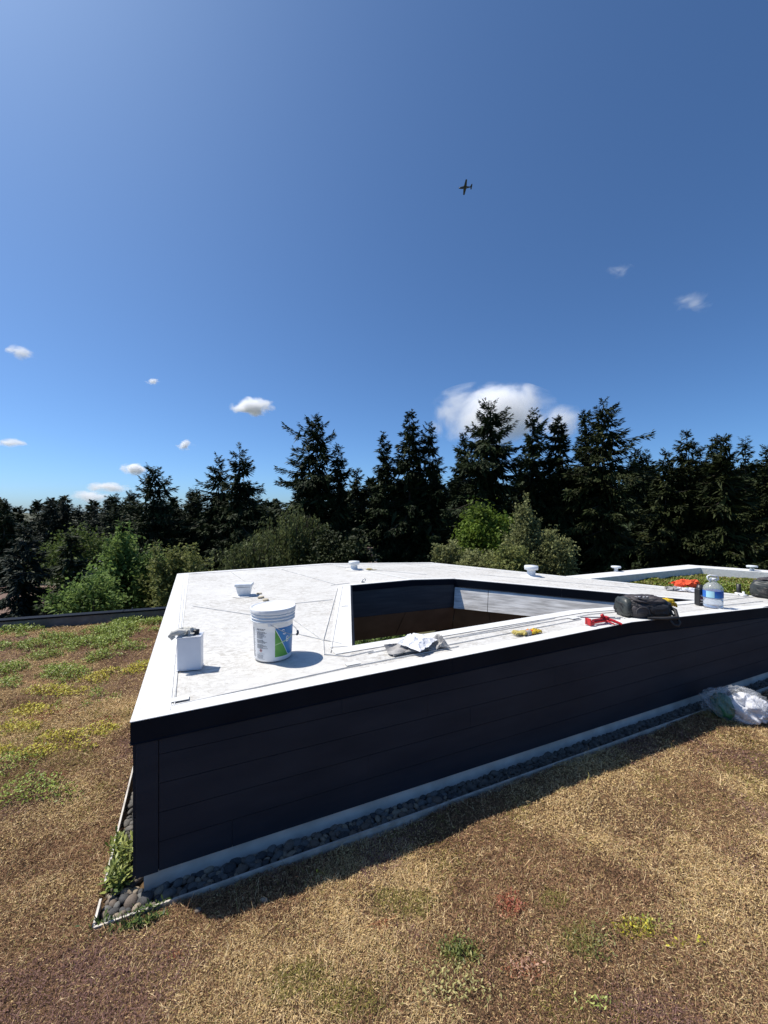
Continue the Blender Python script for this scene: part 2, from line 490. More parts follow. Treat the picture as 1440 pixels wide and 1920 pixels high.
# lap seams, each a thin ridge of sealant
def seam(pa, pb, w=.0045, lift=.0085):
    a, c = V2(rp(*pa)), V2(rp(*pb))
    d = (c-a).normalized(); nrm = Vector((-d.y, d.x, 0))*w/2
    strip([a-nrm, c-nrm, c+nrm, a+nrm], "membrane_seam", M_SEAM, lift, .006)
for pa, pb in (((319, 1334), (344, 1077)), ((327, 1326), (347, 1090)), ((322, 1325), (655, 1252)), ((655, 1252), (860, 1213)),
               ((433, 1073), (478, 1104)), ((528, 1068), (628, 1096)), ((545, 1133), (624, 1125)), ((548, 1161), (606, 1202)),
               ((361, 1137), (472, 1154)), ((606, 1202), (608, 1228)), ((633, 1103), (606, 1202)), ((608, 1228), (652, 1232)), ((652, 1232), (700, 1221)),
               ((620, 1098), (655, 1094)), ((642, 1100), (620, 1224)), ((560, 1190), (640, 1208)),
               ((630, 1063), (800, 1078)), ((760, 1058), (880, 1074)), ((840, 1062), (1010, 1080)), ((900, 1078), (1180, 1103)), ((640, 1138), (652, 1137)),
               ((690, 1226), (1040, 1160)), ((760, 1226), (1090, 1162)), ((860, 1196), (1180, 1146)), ((1180, 1146), (1300, 1132)),
               ((1180, 1100), (1400, 1120)), ((1320, 1140), (1430, 1128)), ((1340, 1128), (1437, 1117))):
    seam(pa, pb)
# small square cover patches
for pc, w, h in (((338, 1313), .045, .028), ((661, 1246), .05, .028), ((1076, 1160), .05, .03), ((1230, 1128), .05, .03)):
    c = V2(rp(*pc))
    strip([c - D1*w - D2*h, c + D1*w - D2*h, c + D1*w + D2*h, c - D1*w + D2*h], "cover_patch", mat("patch_membrane", (.56, .56, .55), (.62, .62, .61), .6, 30), .0105, .0022)

# black coping strips
def fascia(a, c, outn, h=.106, joints=1, bottom=True):
    for k in range(joints):
        p = a.lerp(c, k/joints); q = a.lerp(c, (k+1)/joints)
        d = (q-p).normalized(); q = q - d*.0015
        o0, o1 = outn*.002, outn*.022
        w = MB(); lp, lq = L_(p), L_(q)
        prof = [(o0, -.001), (o1, -.001), (o1, -h), (o1+outn*.006, -h-.004), (o1, -h-.009), (o0, -h-.009)]
        n = len(prof)
        vs = [lp+o+Vector((0, 0, zr(lp)+z)) for o, z in prof] + [lq+o+Vector((0, 0, zr(lq)+z)) for o, z in prof]
        fs = [(i, (i+1) % n, n+(i+1) % n, n+i) for i in range(n)] + [tuple(reversed(range(n))), tuple(range(n, 2*n))]
        w.add(vs, fs).build("coping", M_FASCIA, box)
nF = -D2; BLN = Vector((-BLD.y, BLD.x, 0))
fascia(C0 - D1*.022, E2, nF, joints=2); fascia(E2, FRT, nF, joints=3)
fascia(BL, C0, BLN, joints=2)
BRD = (BF-BL).normalized()
fascia(RE, BL, Vector((-BRD.y, BRD.x, 0))); fascia(BF, RE, Vector((-BRD.y, BRD.x, 0)))
fascia(G0, BF, Vector((-FD.y, FD.x, 0))*(1 if Vector((-FD.y, FD.x, 0)).x > 0 else -1))
def inner(a, c):                                    # normal of an opening side, pointing into the opening
    d = (c-a).normalized(); n_ = Vector((-d.y, d.x, 0)); ctr = (OA+OB+OC+OD)/4
    return n_ if (ctr-a).dot(n_) > 0 else -n_
fascia(OA, RQ, inner(OA, OB), .075); fascia(RQ, OB, inner(OA, OB), .075)
fascia(OB, OC, inner(OB, OC), .115, 2); fascia(OD, OA, inner(OD, OA), .075); fascia(OD, RP, inner(OC, OD), .075); fascia(RP, OC, inner(OC, OD), .075)

# plank siding; the courses and butt joints of the front follow the photograph
def siding(a, c, outn, joints_by_course, z0=.080, step=.152, off=0.0):
    Ltot = (c-a).length; d = (c-a).normalized()
    for k in range(6):
        js = sorted([0.0] + [j for j in joints_by_course.get(k, []) if 0 < j < Ltot] + [Ltot])
        zb = z0 + k*step
        for i in range(len(js)-1):
            s0, s1 = js[i]+(.0008 if i else 0), js[i+1]-.0008
            # split at the ridge height is not needed: planks stop under the coping
            p, q = a+d*s0, a+d*s1
            top = lambda w: min(zb+step-.0038, zroof(w)-.06)
            if max(top(p), top(q)) < zb+.01: continue
            cuts = [s0 + (s1-s0)*t for t in np.linspace(0, 1, max(2, int((s1-s0)/.6)+2))]
            w = MB(); vs = []; n = len(cuts)
            for s_ in cuts:
                g = a + d*s_; zt = max(top(g), zb+.004)
                for o, z in ((.000, zb), (.0145, zb), (.013, zt), (.000, zt)):
                    vs.append(L_(g) + outn*(o+off) + Vector((0, 0, z)))
            fs = []
            for u in range(n-1):
                for e_ in range(4):
                    fs.append((u*4+e_, u*4+(e_+1) % 4, (u+1)*4+(e_+1) % 4, (u+1)*4+e_))
            fs += [(3, 2, 1, 0), tuple((n-1)*4+e_ for e_ in range(4))]
            w.add(vs, fs).build("plank", M_SIDING, box)
def s_of(x): return (col_on(C0, D1, x)-C0).length
FS = C0 + D1*.105                                   # siding starts after the corner board
js = lambda *xs: [s_of(x)-.105 for x in xs]
siding(FS, FRT, nF, {0: js(435, 1210)+[6.6], 1: js(690, 1400), 2: js(880, 1303), 3: js(800, 1038, 1420), 4: js(640, 1150), 5: js(1240)})
siding(BL, C0 - BLD*0, BLN, {0: [1.8], 1: [3.3], 2: [1.1, 4.7], 3: [2.7], 4: [3.9]})
MB().bar(L_(C0+D1*.052) + Vector((0, 0, .078)) + nF*.009, L_(C0+D1*.052) + Vector((0, 0, .80)) + nF*.009, .018, .100, up=tuple(D1)).build("corner_board", M_SIDING, box, bevel=.002)
# rear sides
def wall(a, c, z0, z1, t, name, mt, side):
    d = (c-a).normalized(); n_ = Vector((-d.y, d.x, 0))*side
    MB().prism([L_(p)[:2] for p in (a, c, c+n_*t, a+n_*t)], z0, z1).build(name, mt, box)
wall(BL, BF, -.3, .70, .05, "rear_wall", M_SIDING, -1)
wall(BF, G0, -.3, .68, .05, "rear_wall", M_SIDING, -1)
wall(G0 + D1*.0, PK, -.3, .70, .05, "rear_wall", M_SIDING, -1)
# pale metal base flashing under the planks
MB().prism([L_(p)[:2] for p in (C0+D1*.035+D2*.0, FRT+D2*.0, FRT+D2*.02, C0+D1*.065+D2*.02)], -.06, .079).build("base_flashing", M_FLASH, box)
MB().prism([L_(p)[:2] for p in (C0+D1*.035+D2*.0005, C0+D1*.065+D2*.0205, BL+D1*.065, BL+D1*.035)], -.06, .079).build("base_flashing", M_FLASH, box)

# light well under the opening: upright panels, then panels that splay outwards
ZB, ZF, SPLAY = .44, .01, .29
corners = [OA, OB, OC, OD]
def off_corner(i, o):
    p, a_, c_ = corners[i], corners[i-1], corners[(i+1) % 4]
    n1_, n2_ = -inner(a_, p), -inner(p, c_)
    d1_, d2_ = (p-a_).normalized(), (c_-p).normalized()
    return isect(a_+n1_*o, d1_, p+n2_*o, d2_)
low = [off_corner(i, SPLAY) for i in range(4)]
def lip_t(x): return (col_on(OB, (OC-OB).normalized(), x)-OB).length/(OC-OB).length
splits = {0: ([0, 1], [0, .5, 1]), 1: ([0, lip_t(916), lip_t(916)+.55, 1], [0, lip_t(916), lip_t(916)+.55, 1]), 2: ([0, .5, 1], [0, .5, 1]), 3: ([0, 1], [0, 1])}
for i in range(4):
    a, c = corners[i], corners[(i+1) % 4]; la, lc = low[i], low[(i+1) % 4]
    n_ = inner(a, c)
    up_m = M_WELL_SUNLIT if i == 1 else M_WELL  # right side: sunlight painted in as a paler panel colour
    us, ls = splits[i]
    for k in range(len(us)-1):
        g = .004/(c-a).length
        p, q = a.lerp(c, us[k]+g), a.lerp(c, us[k+1]-g)
        tilt = .085 if i == 1 else 0  # lean added to the right side so it catches more sun
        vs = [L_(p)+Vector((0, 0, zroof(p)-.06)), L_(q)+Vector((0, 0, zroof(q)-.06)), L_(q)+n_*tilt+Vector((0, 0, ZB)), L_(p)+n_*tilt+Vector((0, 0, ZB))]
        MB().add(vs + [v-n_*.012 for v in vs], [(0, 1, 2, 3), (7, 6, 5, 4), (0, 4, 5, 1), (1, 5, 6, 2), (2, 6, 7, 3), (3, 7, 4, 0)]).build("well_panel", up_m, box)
    for k in range(len(ls)-1):
        g = .004/(c-a).length
        vs = [L_(a.lerp(c, ls[k]+g))+Vector((0, 0, ZB-.004)), L_(a.lerp(c, ls[k+1]-g))+Vector((0, 0, ZB-.004)), L_(la.lerp(lc, ls[k+1]-g))+Vector((0, 0, ZF)), L_(la.lerp(lc, ls[k]+g))+Vector((0, 0, ZF))]
        MB().add(vs + [v-n_*.012 for v in vs], [(0, 1, 2, 3), (7, 6, 5, 4), (0, 4, 5, 1), (1, 5, 6, 2), (2, 6, 7, 3), (3, 7, 4, 0)]).build("splayed_panel", M_WELL_LOW, box)
    # backing just behind, so the joints are dark slots
    back = [L_(a-n_*.02)+Vector((0, 0, zroof(a)-.055)), L_(c-n_*.02)+Vector((0, 0, zroof(c)-.055)), L_(c-n_*.02)+Vector((0, 0, ZB)), L_(a-n_*.02)+Vector((0, 0, ZB)), L_(lc-n_*.02)+Vector((0, 0, ZF)), L_(la-n_*.02)+Vector((0, 0, ZF))]
    MB().add(back, [(0, 1, 2, 3), (3, 2, 4, 5)]).build("panel_backing", M_BLACK, box)
# soffit from the well to the outer edges
outer = [BL+D1*.1, BF-FD*.0-D2*.1, TT+D1*.5, C0+D1*.1+D2*.1]
q = MB()
for i in range(4):
    a, c = low[i], low[(i+1) % 4]; oa, oc = outer[i], outer[(i+1) % 4]
    zo = -.45 if i < 2 else -.14
    q.add([L_(a)+Vector((0, 0, ZF-.002)), L_(c)+Vector((0, 0, ZF-.002)), L_(oc)+Vector((0, 0, -.42)), L_(oa)+Vector((0, 0, -.42))], [(0, 1, 2, 3)])
q.build("soffit", M_WELL_LOW, box)

# planted tray beyond, with its white parapet
tray = tag(empty("planted_tray_parapet", tuple(G0)), "white membrane parapet round the planted tray behind the raised roof", "parapet")
def LT(p): return Vector(p) - G0
pin = .36
KIN = isect(G0+FD*.42, D1, PK - Vector((-FD.y, FD.x, 0))*pin*(1 if Vector((-FD.y, FD.x, 0)).x > 0 else -1), FD)
zp = lambda p: .795
MB().prism([LT(p)[:2] for p in (G0+FD*.002, G0+FD*.42, KIN, PK)], .60, .797).build("parapet_wall", M_CLEAN, tray, bevel=.01)
MB().prism([LT(p)[:2] for p in (PK, KIN, KIN+FD*4.2, PEND)], .55, .80).build("parapet_wall", M_CLEAN, tray, bevel=.01)
MB().prism([LT(p)[:2] for p in (G0+D1*.05, PK-D1*.0, PEND, PEND-D1*3)], -.4, .5).build("tray_base", M_SIDING, tray)
MB().prism([LT(p)[:2] for p in (GIN+D1*.004, GIN+D1*.024, TT+D1*.024, TT+D1*.004)], .5, lambda p: zroof(Vector((p[0]+G0.x, p[1]+G0.y, 0)))-.004).build("tray_kerb", M_CLEAN, tray)
#__MORE__
# sheathing behind the planks
MB().prism([L_(p)[:2] for p in (C0+D1*.02+D2*.002, FRT+D2*.002, FRT+D2*.025, C0+D1*.04+D2*.025)], .082, lambda p: zr(p)-.056).build("sheathing", M_BLACK, box)

# ------------------------------------------------------------------ gravel strip, metal edging
grav = tag(MB().prism([(p.x, p.y) for p in (C0-D1*.145-D2*.155, C0+D1*9.8-D2*.155, C0+D1*9.8+D2*.028, C0-D1*.145+D2*.028)], -.06, -.032).build("gravel_strip", M_SOIL), kind="structure")
grav2 = tag(MB().prism([(p.x, p.y) for p in (C0-D1*.145+D2*.0285, C0+D1*.03+D2*.0285, BL+D1*.03, BL-D1*.145)], -.06, -.032).build("gravel_strip", M_SOIL), kind="structure")
stone_mats = [mat("stone_%s" % n, a, c, .75, 30, .3, 80) for n, a, c in (("grey", (.085, .085, .082), (.17, .165, .155)), ("tan", (.22, .18, .13), (.33, .27, .20)), ("dark", (.035, .035, .037), (.075, .075, .077)), ("brown", (.11, .085, .068), (.20, .16, .125)))]
def stone_mesh(seed):
    bm = bmesh.new(); bmesh.ops.create_icosphere(bm, subdivisions=2, radius=1)
    rg = random.Random(seed); k = [Vector((rg.gauss(0, 1), rg.gauss(0, 1), rg.gauss(0, 1))).normalized() for _ in range(5)]
    sx = (1.0, rg.uniform(.62, .85), rg.uniform(.42, .62))
    for v in bm.verts:
        n_ = v.co.normalized(); r_ = 1
        for q_ in k: r_ -= .16*max(0, n_.dot(q_)-.55)/.45
        v.co = Vector((n_.x*sx[0], n_.y*sx[1], n_.z*sx[2]))*r_
    for f in bm.faces: f.smooth = True
    me = bpy.data.meshes.new("stone"); bm.to_mesh(me); bm.free()
    me.materials.append(stone_mats[seed % 4])
    return me
stones = [stone_mesh(i) for i in range(12)]
spots = []
def scatter(u0, u1, v0, v1, n, rmin, rmax, layers=1):
    cells = {}
    tries = 0
    while n > 0 and tries < 60000:
        tries += 1
        u, v = rnd.uniform(u0, u1), rnd.uniform(v0, v1); r_ = rnd.uniform(rmin, rmax)
        ok = True; cu, cv = int(u/.06), int(v/.06)
        for i in (-1, 0, 1):
            for j in (-1, 0, 1):
                for (a, b_, c_) in cells.get((cu+i, cv+j), ()):
                    if (a-u)**2+(b_-v)**2 < ((c_+r_)*.66)**2: ok = False
        if not ok: continue
        cells.setdefault((cu, cv), []).append((u, v, r_)); n -= 1
        spots.append((u, v, r_))
scatter(-.12, .35, -.135, .02, 70, .016, .034)
scatter(.35, 1.4, -.13, .0, 150, .017, .034)
scatter(1.4, 3.4, -.13, .0, 260, .018, .034)
scatter(3.4, 7.4, -.13, .0, 420, .02, .036)
scatter(-.125, .0, .02, 1.6, 170, .017, .034)
scatter(-.125, .0, 1.6, 4.5, 200, .02, .036)
wpos = lambda u, v: C0 + D1*u + D2*v
spots.sort(key=lambda s: wpos(s[0], s[1]).length)
sv, sf, soff = [], [], 0
for i, (u, v, r_) in enumerate(spots):
    p = wpos(u, v) + Vector((0, 0, r_*.36-.028))
    if i < 300:
        o = link("stone", stones[rnd.randrange(12)], None, grav if v < .0285 else grav2, p)
        o.scale = (r_*1.25,)*3; o.rotation_euler = (rnd.uniform(-.3, .3), rnd.uniform(-.3, .3), rnd.uniform(0, 6.3))
    else:
        me = stones[rnd.randrange(12)]
        Mx = Matrix.Rotation(rnd.uniform(0, 6.3), 3, 'Z') @ Matrix.Rotation(rnd.uniform(-.3, .3), 3, 'X')
        A = np.array([tuple(Mx @ q_.co * r_*1.25 + p) for q_ in me.vertices]); sv.append(A)
        sf.append(np.array([pl.vertices[:] for pl in me.polygons]) + soff); soff += len(A)
o = link("gravel", np_mesh("gravel", np.concatenate(sv), np.concatenate(sf), smooth=True), mat("stone_mixed", (.035, .035, .034), (.14, .125, .105), .75, 18, .3, 80))
tag(o, kind="stuff")

def edging(a, c, name_label):
    e_ = tag(empty("metal_edging", tuple(a)), name_label, "edging")
    n_ = max(1, round((c-a).length/2.0)); d = (c-a)/n_
    for k in range(n_):
        p = d*k; q_ = d*(k+1) - d.normalized()*.002
        j = Vector((0, 0, rnd.uniform(-.004, .004)))
        MB().bar(p + Vector((0, 0, -.006))+j, q_ + Vector((0, 0, -.006))-j, .004, .066).build("strip", M_ALU, e_)
        MB().bar(p + Vector((0, 0, .026))+j, q_ + Vector((0, 0, .026))-j, .010, .005).build("rolled_lip", M_ALU, e_)
    return e_
ec = C0 - D1*.148 - D2*.158
edging(ec, C0+D1*9.6-D2*.158, "long aluminium edging strip along the gravel at the front wall")
edging(C0-D1*.15-D2*.152, C0-D1*.15+D2*.0, "short aluminium edging piece at the gravel corner")
edging(C0-D1*.15+D2*.10, BL-D1*.15, "aluminium edging strip beside the left side wall")

# ------------------------------------------------------------------ things on the roof
def put(name, label, cat, px, rz=0.0, group=None, dz=.0):
    p = rp(*px); p.z = zroof(p) + .006 + dz
    return tag(empty(name, tuple(p), rz), label, cat, group), p

# five gallon bucket
bk, bp_ = put("plastic_bucket", "white plastic bucket with closed lid and blue and green label", "bucket", (512, 1231.5), R(0))
def rb(z): return .1315 + (.146-.1315)*z/.36
prof = [(.0, .001), (.122, .001), (.1305, .006)] + [(rb(z), z) for z in (.02, .1, .2, .268)]
prof += [(rb(.268)+.004, .270), (rb(.27)+.004, .276), (.1455, .279), (.156, .280), (.156, .286), (.1465, .288), (.1465, .299), (.157, .301), (.157, .307), (.1475, .309), (.1475, .322), (.158, .324), (.158, .331), (.150, .333), (.150, .345)]
MB().lathe(prof, 64).build("body", M_WHITE_PLASTIC, bk)
lid = MB().lathe([(.160, .338), (.1615, .345), (.1615, .366), (.159, .370), (.152, .371), (.149, .365), (.140, .362), (0.02, .362)], 64).build("lid", M_WHITE_PLASTIC, bk)
for k in range(40):
    a = 2*math.pi*k/40
    if k % 2 == 0:
        MB().box((.1618*math.cos(a), .1618*math.sin(a), .352), (.002, .006, .026), a).build("lid_tab", M_WHITE_PLASTIC, lid) if k % 4 == 0 else None
def wrap(pts, off, nseg=1):
    """polygon given as (angle degrees, height) laid on the bucket's side"""
    return [((rb(z)+off)*math.cos(R(a)), (rb(z)+off)*math.sin(R(a)), z) for a, z in pts]
def patch(a0, a1, z0, z1, off, q=None, n=None, lo=None, hi=None):
    q = q or MB(); n = n or max(1, int(abs(a1-a0)/5))
    vs = []
    for i in range(n+1):
        a = a0+(a1-a0)*i/n
        zl = lo(a) if lo else z0; zh = hi(a) if hi else z1
        vs += wrap([(a, zl), (a, zh)], off)
    q.add(vs, [(2*i, 2*i+2, 2*i+3, 2*i+1) for i in range(n)], True)
    return q
FRONT = -90 + 0          # angle that faces the camera
A0, A1 = FRONT+21, FRONT+98
diag = lambda a: .232 - .235*min(1, max(0, (a-A0)/46))
diag = lambda a: max(.035, .236 - .205*(a-A0)/44)
lb = patch(A0, A1, .035, .238, .0006, hi=lambda a: max(.036, diag(a))).build("label", mat("label_green", (.05, .25, .03), (.12, .36, .06), .4, 9), bk)
lb["label"] = "green lower half of the bucket label"
lb2 = patch(A0, A1, .035, .238, .0006, lo=lambda a: max(.036, diag(a))).build("label", mat("label_blue", (.01, .16, .42), (.02, .22, .50), .4, 6), bk)
lb2["label"] = "blue upper half of the bucket label"
patch(A0, A1, 0, 0, .0012, lo=lambda a: max(.036, diag(a)-.004), hi=lambda a: max(.037, diag(a)+.004)).build("label_stripe", M_WHITE_PLASTIC, bk)
patch(A0, A1, 0, 0, .0011, n=24, lo=lambda a: .118+.0006*(a-A0), hi=lambda a: .125+.0006*(a-A0)).build("label_stripe", mat("label_pale_green", (.35, .55, .25), rough=.4), bk)
# logo: two white bows forming a round S, then a capital letter on the blue
q = MB()
for s_ in (0, 180):
    pts = []
    for i in range(9):
        a = R(s_ - 20 + 200*i/8); rr = .017
        pts.append((FRONT+47 + math.degrees(rr*.75*math.cos(a)/.14) + (2.2 if s_ else -2.2), .206 + rr*.55*math.sin(a) + (-.007 if s_ else .007)))
    for i in range(8):
        a, c = pts[i], pts[i+1]
        q.add(wrap([(a[0], a[1]-.003), (c[0], c[1]-.003), (c[0], c[1]+.003), (a[0], a[1]+.003)], .0016), [(0, 1, 2, 3)])
q.build("label_logo", M_WHITE_PLASTIC, bk)
q = MB()
for (a, z, w, h) in ((57, .150, 2.2, .036), (60, .168, 5, .006), (60, .150, 5, .006), (60, .134, 5, .006), (63.5, .159, 2, .014), (63.5, .141, 2, .014)):
    patch(FRONT+a-w/2, FRONT+a+w/2, z-h/2, z+h/2, .0016, q)
q.build("label_letter", M_WHITE_PLASTIC, bk)
M_INK = mat("black_print", (.06, .06, .07), rough=.5)
q = MB(); z = .232
rg = random.Random(5)
for blk, n_ in ((0, 2), (1, 8), (2, 4), (3, 5)):
    for _ in range(n_):
        w = rg.uniform(20, 37) if blk else rg.uniform(26, 34)
        a = FRONT-36; end = a + w
        while a < end:
            ww = rg.uniform(2, 6); patch(a, min(end, a+ww), z, z+.0032, .0007, q, 2); a += ww + .9
        z -= .0063
    z -= .007
for z in (.05, .043, .036, .029): patch(FRONT-38, FRONT-14+rg.uniform(-3, 0), z, z+.002, .0007, q, 4)
patch(FRONT-39, FRONT-10, .060, .061, .0007, q, 5); patch(FRONT-39, FRONT-10, .023, .024, .0007, q, 5)
for z in np.arange(.03, .24, .0075):
    patch(FRONT-62, FRONT-44-rg.uniform(0, 7), z, z+.003, .0007, q, 3)
q.build("label_text", M_INK, bk)["kind"] = "stuff"
q = MB(); cz, ca, rr = .083, FRONT-22, .0125; k_ = math.degrees(1/.135)
for (s0, s1) in ((1.0, .72),):
    o_ = [(ca, cz+rr), (ca+rr*k_, cz), (ca, cz-rr), (ca-rr*k_, cz)]; i_ = [(ca, cz+rr*s1), (ca+rr*s1*k_, cz), (ca, cz-rr*s1), (ca-rr*s1*k_, cz)]
    q.add(wrap(o_+i_, .0009), [(j, (j+1) % 4, 4+(j+1) % 4, 4+j) for j in range(4)])
q.build("hazard_diamond", mat("hazard_red", (.55, .03, .03), rough=.5), bk)
q = MB(); patch(ca-1.2, ca+1.2, cz-.005, cz+.006, .0009, q, 1); patch(ca-2.2, ca+2.2, cz-.001, cz+.002, .001, q, 1); q.build("hazard_mark", M_INK, bk)
# ears and hanging wire bail
hang = []
e1, e2 = R(FRONT+9), R(FRONT+189)
for a in (e1, e2):
    MB().box((.150*math.cos(a), .150*math.sin(a), .272), (.014, .036, .034), a).build("handle_ear", M_WHITE_PLASTIC, bk, bevel=.003)
p0 = Vector((.158*math.cos(e1), .158*math.sin(e1), .272)); p1 = Vector((.158*math.cos(e2), .158*math.sin(e2), .272))
mid = (p0+p1)/2; half = (p0-p1)/2; outd = Vector((-half.y, half.x, 0)).normalized()
if outd.x < 0: outd = -outd
pts = []
for i in range(25):
    a = math.pi*i/24
    pts.append(mid + half*math.cos(a) + (outd*.178 + Vector((0, 0, -.112)))*math.sin(a)**.8)
MB().tube(pts, .0021, 6).build("wire_handle", M_STEEL, bk)
MB().tube(pts[10:15], .0085, 8).build("handle_grip", M_BLACK, bk)

# rectangular white can with rags on top
cn, cp = put("metal_can", "white rectangular metal can standing near the left roof edge", "can", (357, 1254), R(14))
MB().box((0, 0, .112), (.150, .095, .222)).build("body", mat("white_tin", (.60, .63, .70), (.66, .69, .75), .4, 10, .05, 20), cn, bevel=.012, seg=4)
for zz in (.004, .222):
    MB().box((0, 0, zz), (.156, .101, .007)).build("rim", mat("tin_rim", (.62, .64, .68), rough=.35, metal=.3), cn, bevel=.003)
MB().lathe([(.019, .225), (.019, .243), (.021, .243), (.021, .255), (.002, .256)], 20, c=(.035, .01, 0)).build("cap", M_BLACK, cn)
MB().tube([(-.03, .0, .226), (-.028, 0, .252), (.0, 0, .258), (.014, 0, .252), (.016, 0, .226)], .003, 6).build("handle", M_STEEL, cn)
rag = tag(empty("rag", tuple(cp + Vector((-.045, -.01, .228))), R(20)), "crumpled off white rag and glove on top of the white can", "rag")
def cloth(name, mt, parent, W, H_, amp, seed, nx_=40, ny_=30, base=.004, freq=3.0, shape=None, hfun=None, solid=.003, warp=.0):
    rg_ = np.random.default_rng(seed); ox, oy = rg_.uniform(0, 90, 2)
    u, v = np.meshgrid(np.linspace(-1, 1, nx_), np.linspace(-1, 1, ny_))
    X = u*W/2; Y = v*H_/2
    ang = np.arctan2(v, u); rad_ = np.maximum(np.abs(u), np.abs(v))
    edge = 1 + .22*(fbm(np.cos(ang)*2+ox, np.sin(ang)*2+oy, 3)-.5)*2
    X = X*edge; Y = Y*edge
    rid = np.clip(1-np.abs(3.2*(fbm(u*freq*.8+ox, v*freq*.55+oy, 2)-.5)), 0, 1)
    Zc = base + amp*(rid**1.6)*(1-.35*rad_**3) + amp*.18*(fbm(u*freq*3+oy, v*freq*3+ox, 3)-.3)
    if hfun is not None: Zc = Zc*hfun(u, v)
    X = X + warp*(fbm(u*2+ox, v*2+5, 2)-.5); Y = Y + warp*(fbm(u*2+7, v*2+oy, 2)-.5)
    Zc = np.maximum(Zc, .003)
    ii = np.arange(nx_*ny_).reshape(ny_, nx_)
    Q = np.stack([ii[:-1, :-1], ii[:-1, 1:], ii[1:, 1:], ii[1:, :-1]], -1).reshape(-1, 4)
    if shape is not None:
        cu = (u[:-1, :-1]+u[1:, 1:])/2; cv = (v[:-1, :-1]+v[1:, 1:])/2
        Q = Q[shape(cu, cv).ravel()]
    o_ = link(name, np_mesh(name, np.stack([X.ravel(), Y.ravel(), Zc.ravel()], -1), Q, smooth=True), mt, parent)
    if solid:
        m_ = o_.modifiers.new("thickness", 'SOLIDIFY'); m_.thickness = solid
    return o_
M_RAG = mat("off_white_rag", (.62, .61, .57), (.44, .43, .39), .9, 25, .4, 140)
MB().tube([(.03, .0, .014), (-.03, -.02, .028), (-.062, -.03, .024), (-.075, -.03, .006), (-.062, -.034, -.008), (-.045, -.03, .004)], [.02, .022, .019, .015, .013, .008], 9).build("rag_roll", M_RAG, rag)
c_ = cloth("rag_fold", M_RAG, rag, .13, .10, .035, 5, freq=2.2, base=.008); c_.location = (.015, .01, .004)

# roof vents
def vent(px, r, h, label, square=False, rz=0.0, group="white roof vents"):
    t, p = put("roof_vent", label, "vent", px, rz, group)
    mt = M_VENT
    if square:
        q = MB(); n = 4
        lo = [(-r*.72, -r*.55, 0), (r*.72, -r*.55, 0), (r*.72, r*.55, 0), (-r*.72, r*.55, 0)]
        hi = [(-r*.95, -r*.72, h*.66), (r*.95, -r*.72, h*.66), (r*.95, r*.72, h*.66), (-r*.95, r*.72, h*.66)]
        q.add(lo+hi, [(3, 2, 1, 0), (4, 5, 6, 7)] + [(i, (i+1) % 4, 4+(i+1) % 4, 4+i) for i in range(4)])
        q.build("body", mt, t, bevel=.006)
        MB().box((0, 0, h*.80), (r*2.2, r*1.7, h*.22)).build("cap", mt, t, bevel=.008)
    else:
        MB().lathe([(r*.95, 0), (r*.95, .01), (r*.62, .02), (r*.60, h*.60)], 28).build("body", mt, t)
        MB().lathe([(r*.75, h*.60), (r*1.0, h*.64), (r*1.02, h*.9), (r*.97, h), (.003, h*1.04)], 28).build("cap", mt, t)
    MB().lathe([(r*1.55, 0), (r*1.5, .004), (r*.7, .006)], 24).build("flange", M_CLEAN, t)
    return t
vent((458, 1117), .095, .17, "square white roof vent behind the bucket, nearest of the vents", True, R(8))
vent((664, 1068.5), .098, .15, "white roof vent near the rear roof edge, behind the opening's left corner", False)
vent((996, 1081), .115, .185, "wide capped white roof vent to the right of the opening's far corner", False)
def parvent(px, z, label):
    p = gp(px[0], px[1], z)
    t = tag(empty("roof_vent", (p.x, p.y, z)), label, "vent", "white roof vents")
    MB().lathe([(.035, 0), (.035, .07)], 20).build("body", M_VENT, t)
    MB().lathe([(.05, .06), (.085, .065), (.087, .095), (.075, .10), (.003, .104)], 24).build("cap", M_VENT, t)
parvent((1155, 1071), .797, "small mushroom vent on the far parapet, left of the parapet corner")
parvent((1410, 1070), .80, "small mushroom vent on the parapet at the right picture edge")

# tan pads beside the near vent, yellow scrap, anchor hook
for i, (px, rr, hh, lab) in enumerate((((486, 1114), .030, .012, "flat tan disc farthest from the bucket beside the square vent"),
                                 ((489, 1121.5), .036, .016, "tan disc in the middle of the three by the square vent"),
                                 ((498, 1126.5), .038, .018, "brownish tan disc nearest the bucket"))):
    p = rp(*px); p.z = zroof(p)+.005
    q = MB().lathe([(rr*.9, 0), (rr, hh*.3), (rr, hh*.8), (rr*.85, hh), (.002, hh)], 20)
    o = q.build("tan_disc", M_TAN); o.location = p; tag(o, lab, "disc", "tan discs by the vent")
    o.scale = (1.2, .95, 1); o.rotation_euler = (0, 0, i)
t, p = put("yellow_scrap", "small yellow scrap lying on the membrane near the rear vent", "scrap", (692, 1069.5))
MB().blob((0, 0, .016), (.06, .03, .016), 12, 6, .3, 1, 3).build("wad", mat("ochre_rag", (.42, .33, .08), (.3, .24, .1), .8, 40), t)
MB().blob((.09, 0, .008), (.05, .02, .008), 10, 6, .3, 1, 9).build("tail", M_TAN, t)
t, p = put("anchor_hook", "tiny wire hook standing on the membrane left of the opening", "hook", (683, 1092))
MB().tube([(-.03, 0, 0), (-.022, 0, .03), (.005, 0, .05), (.022, 0, .038), (.012, 0, .016)], .006, 8).build("hook", M_STEEL, t)
MB().box((-.02, 0, .003), (.05, .04, .006)).build("plate", M_STEEL, t)

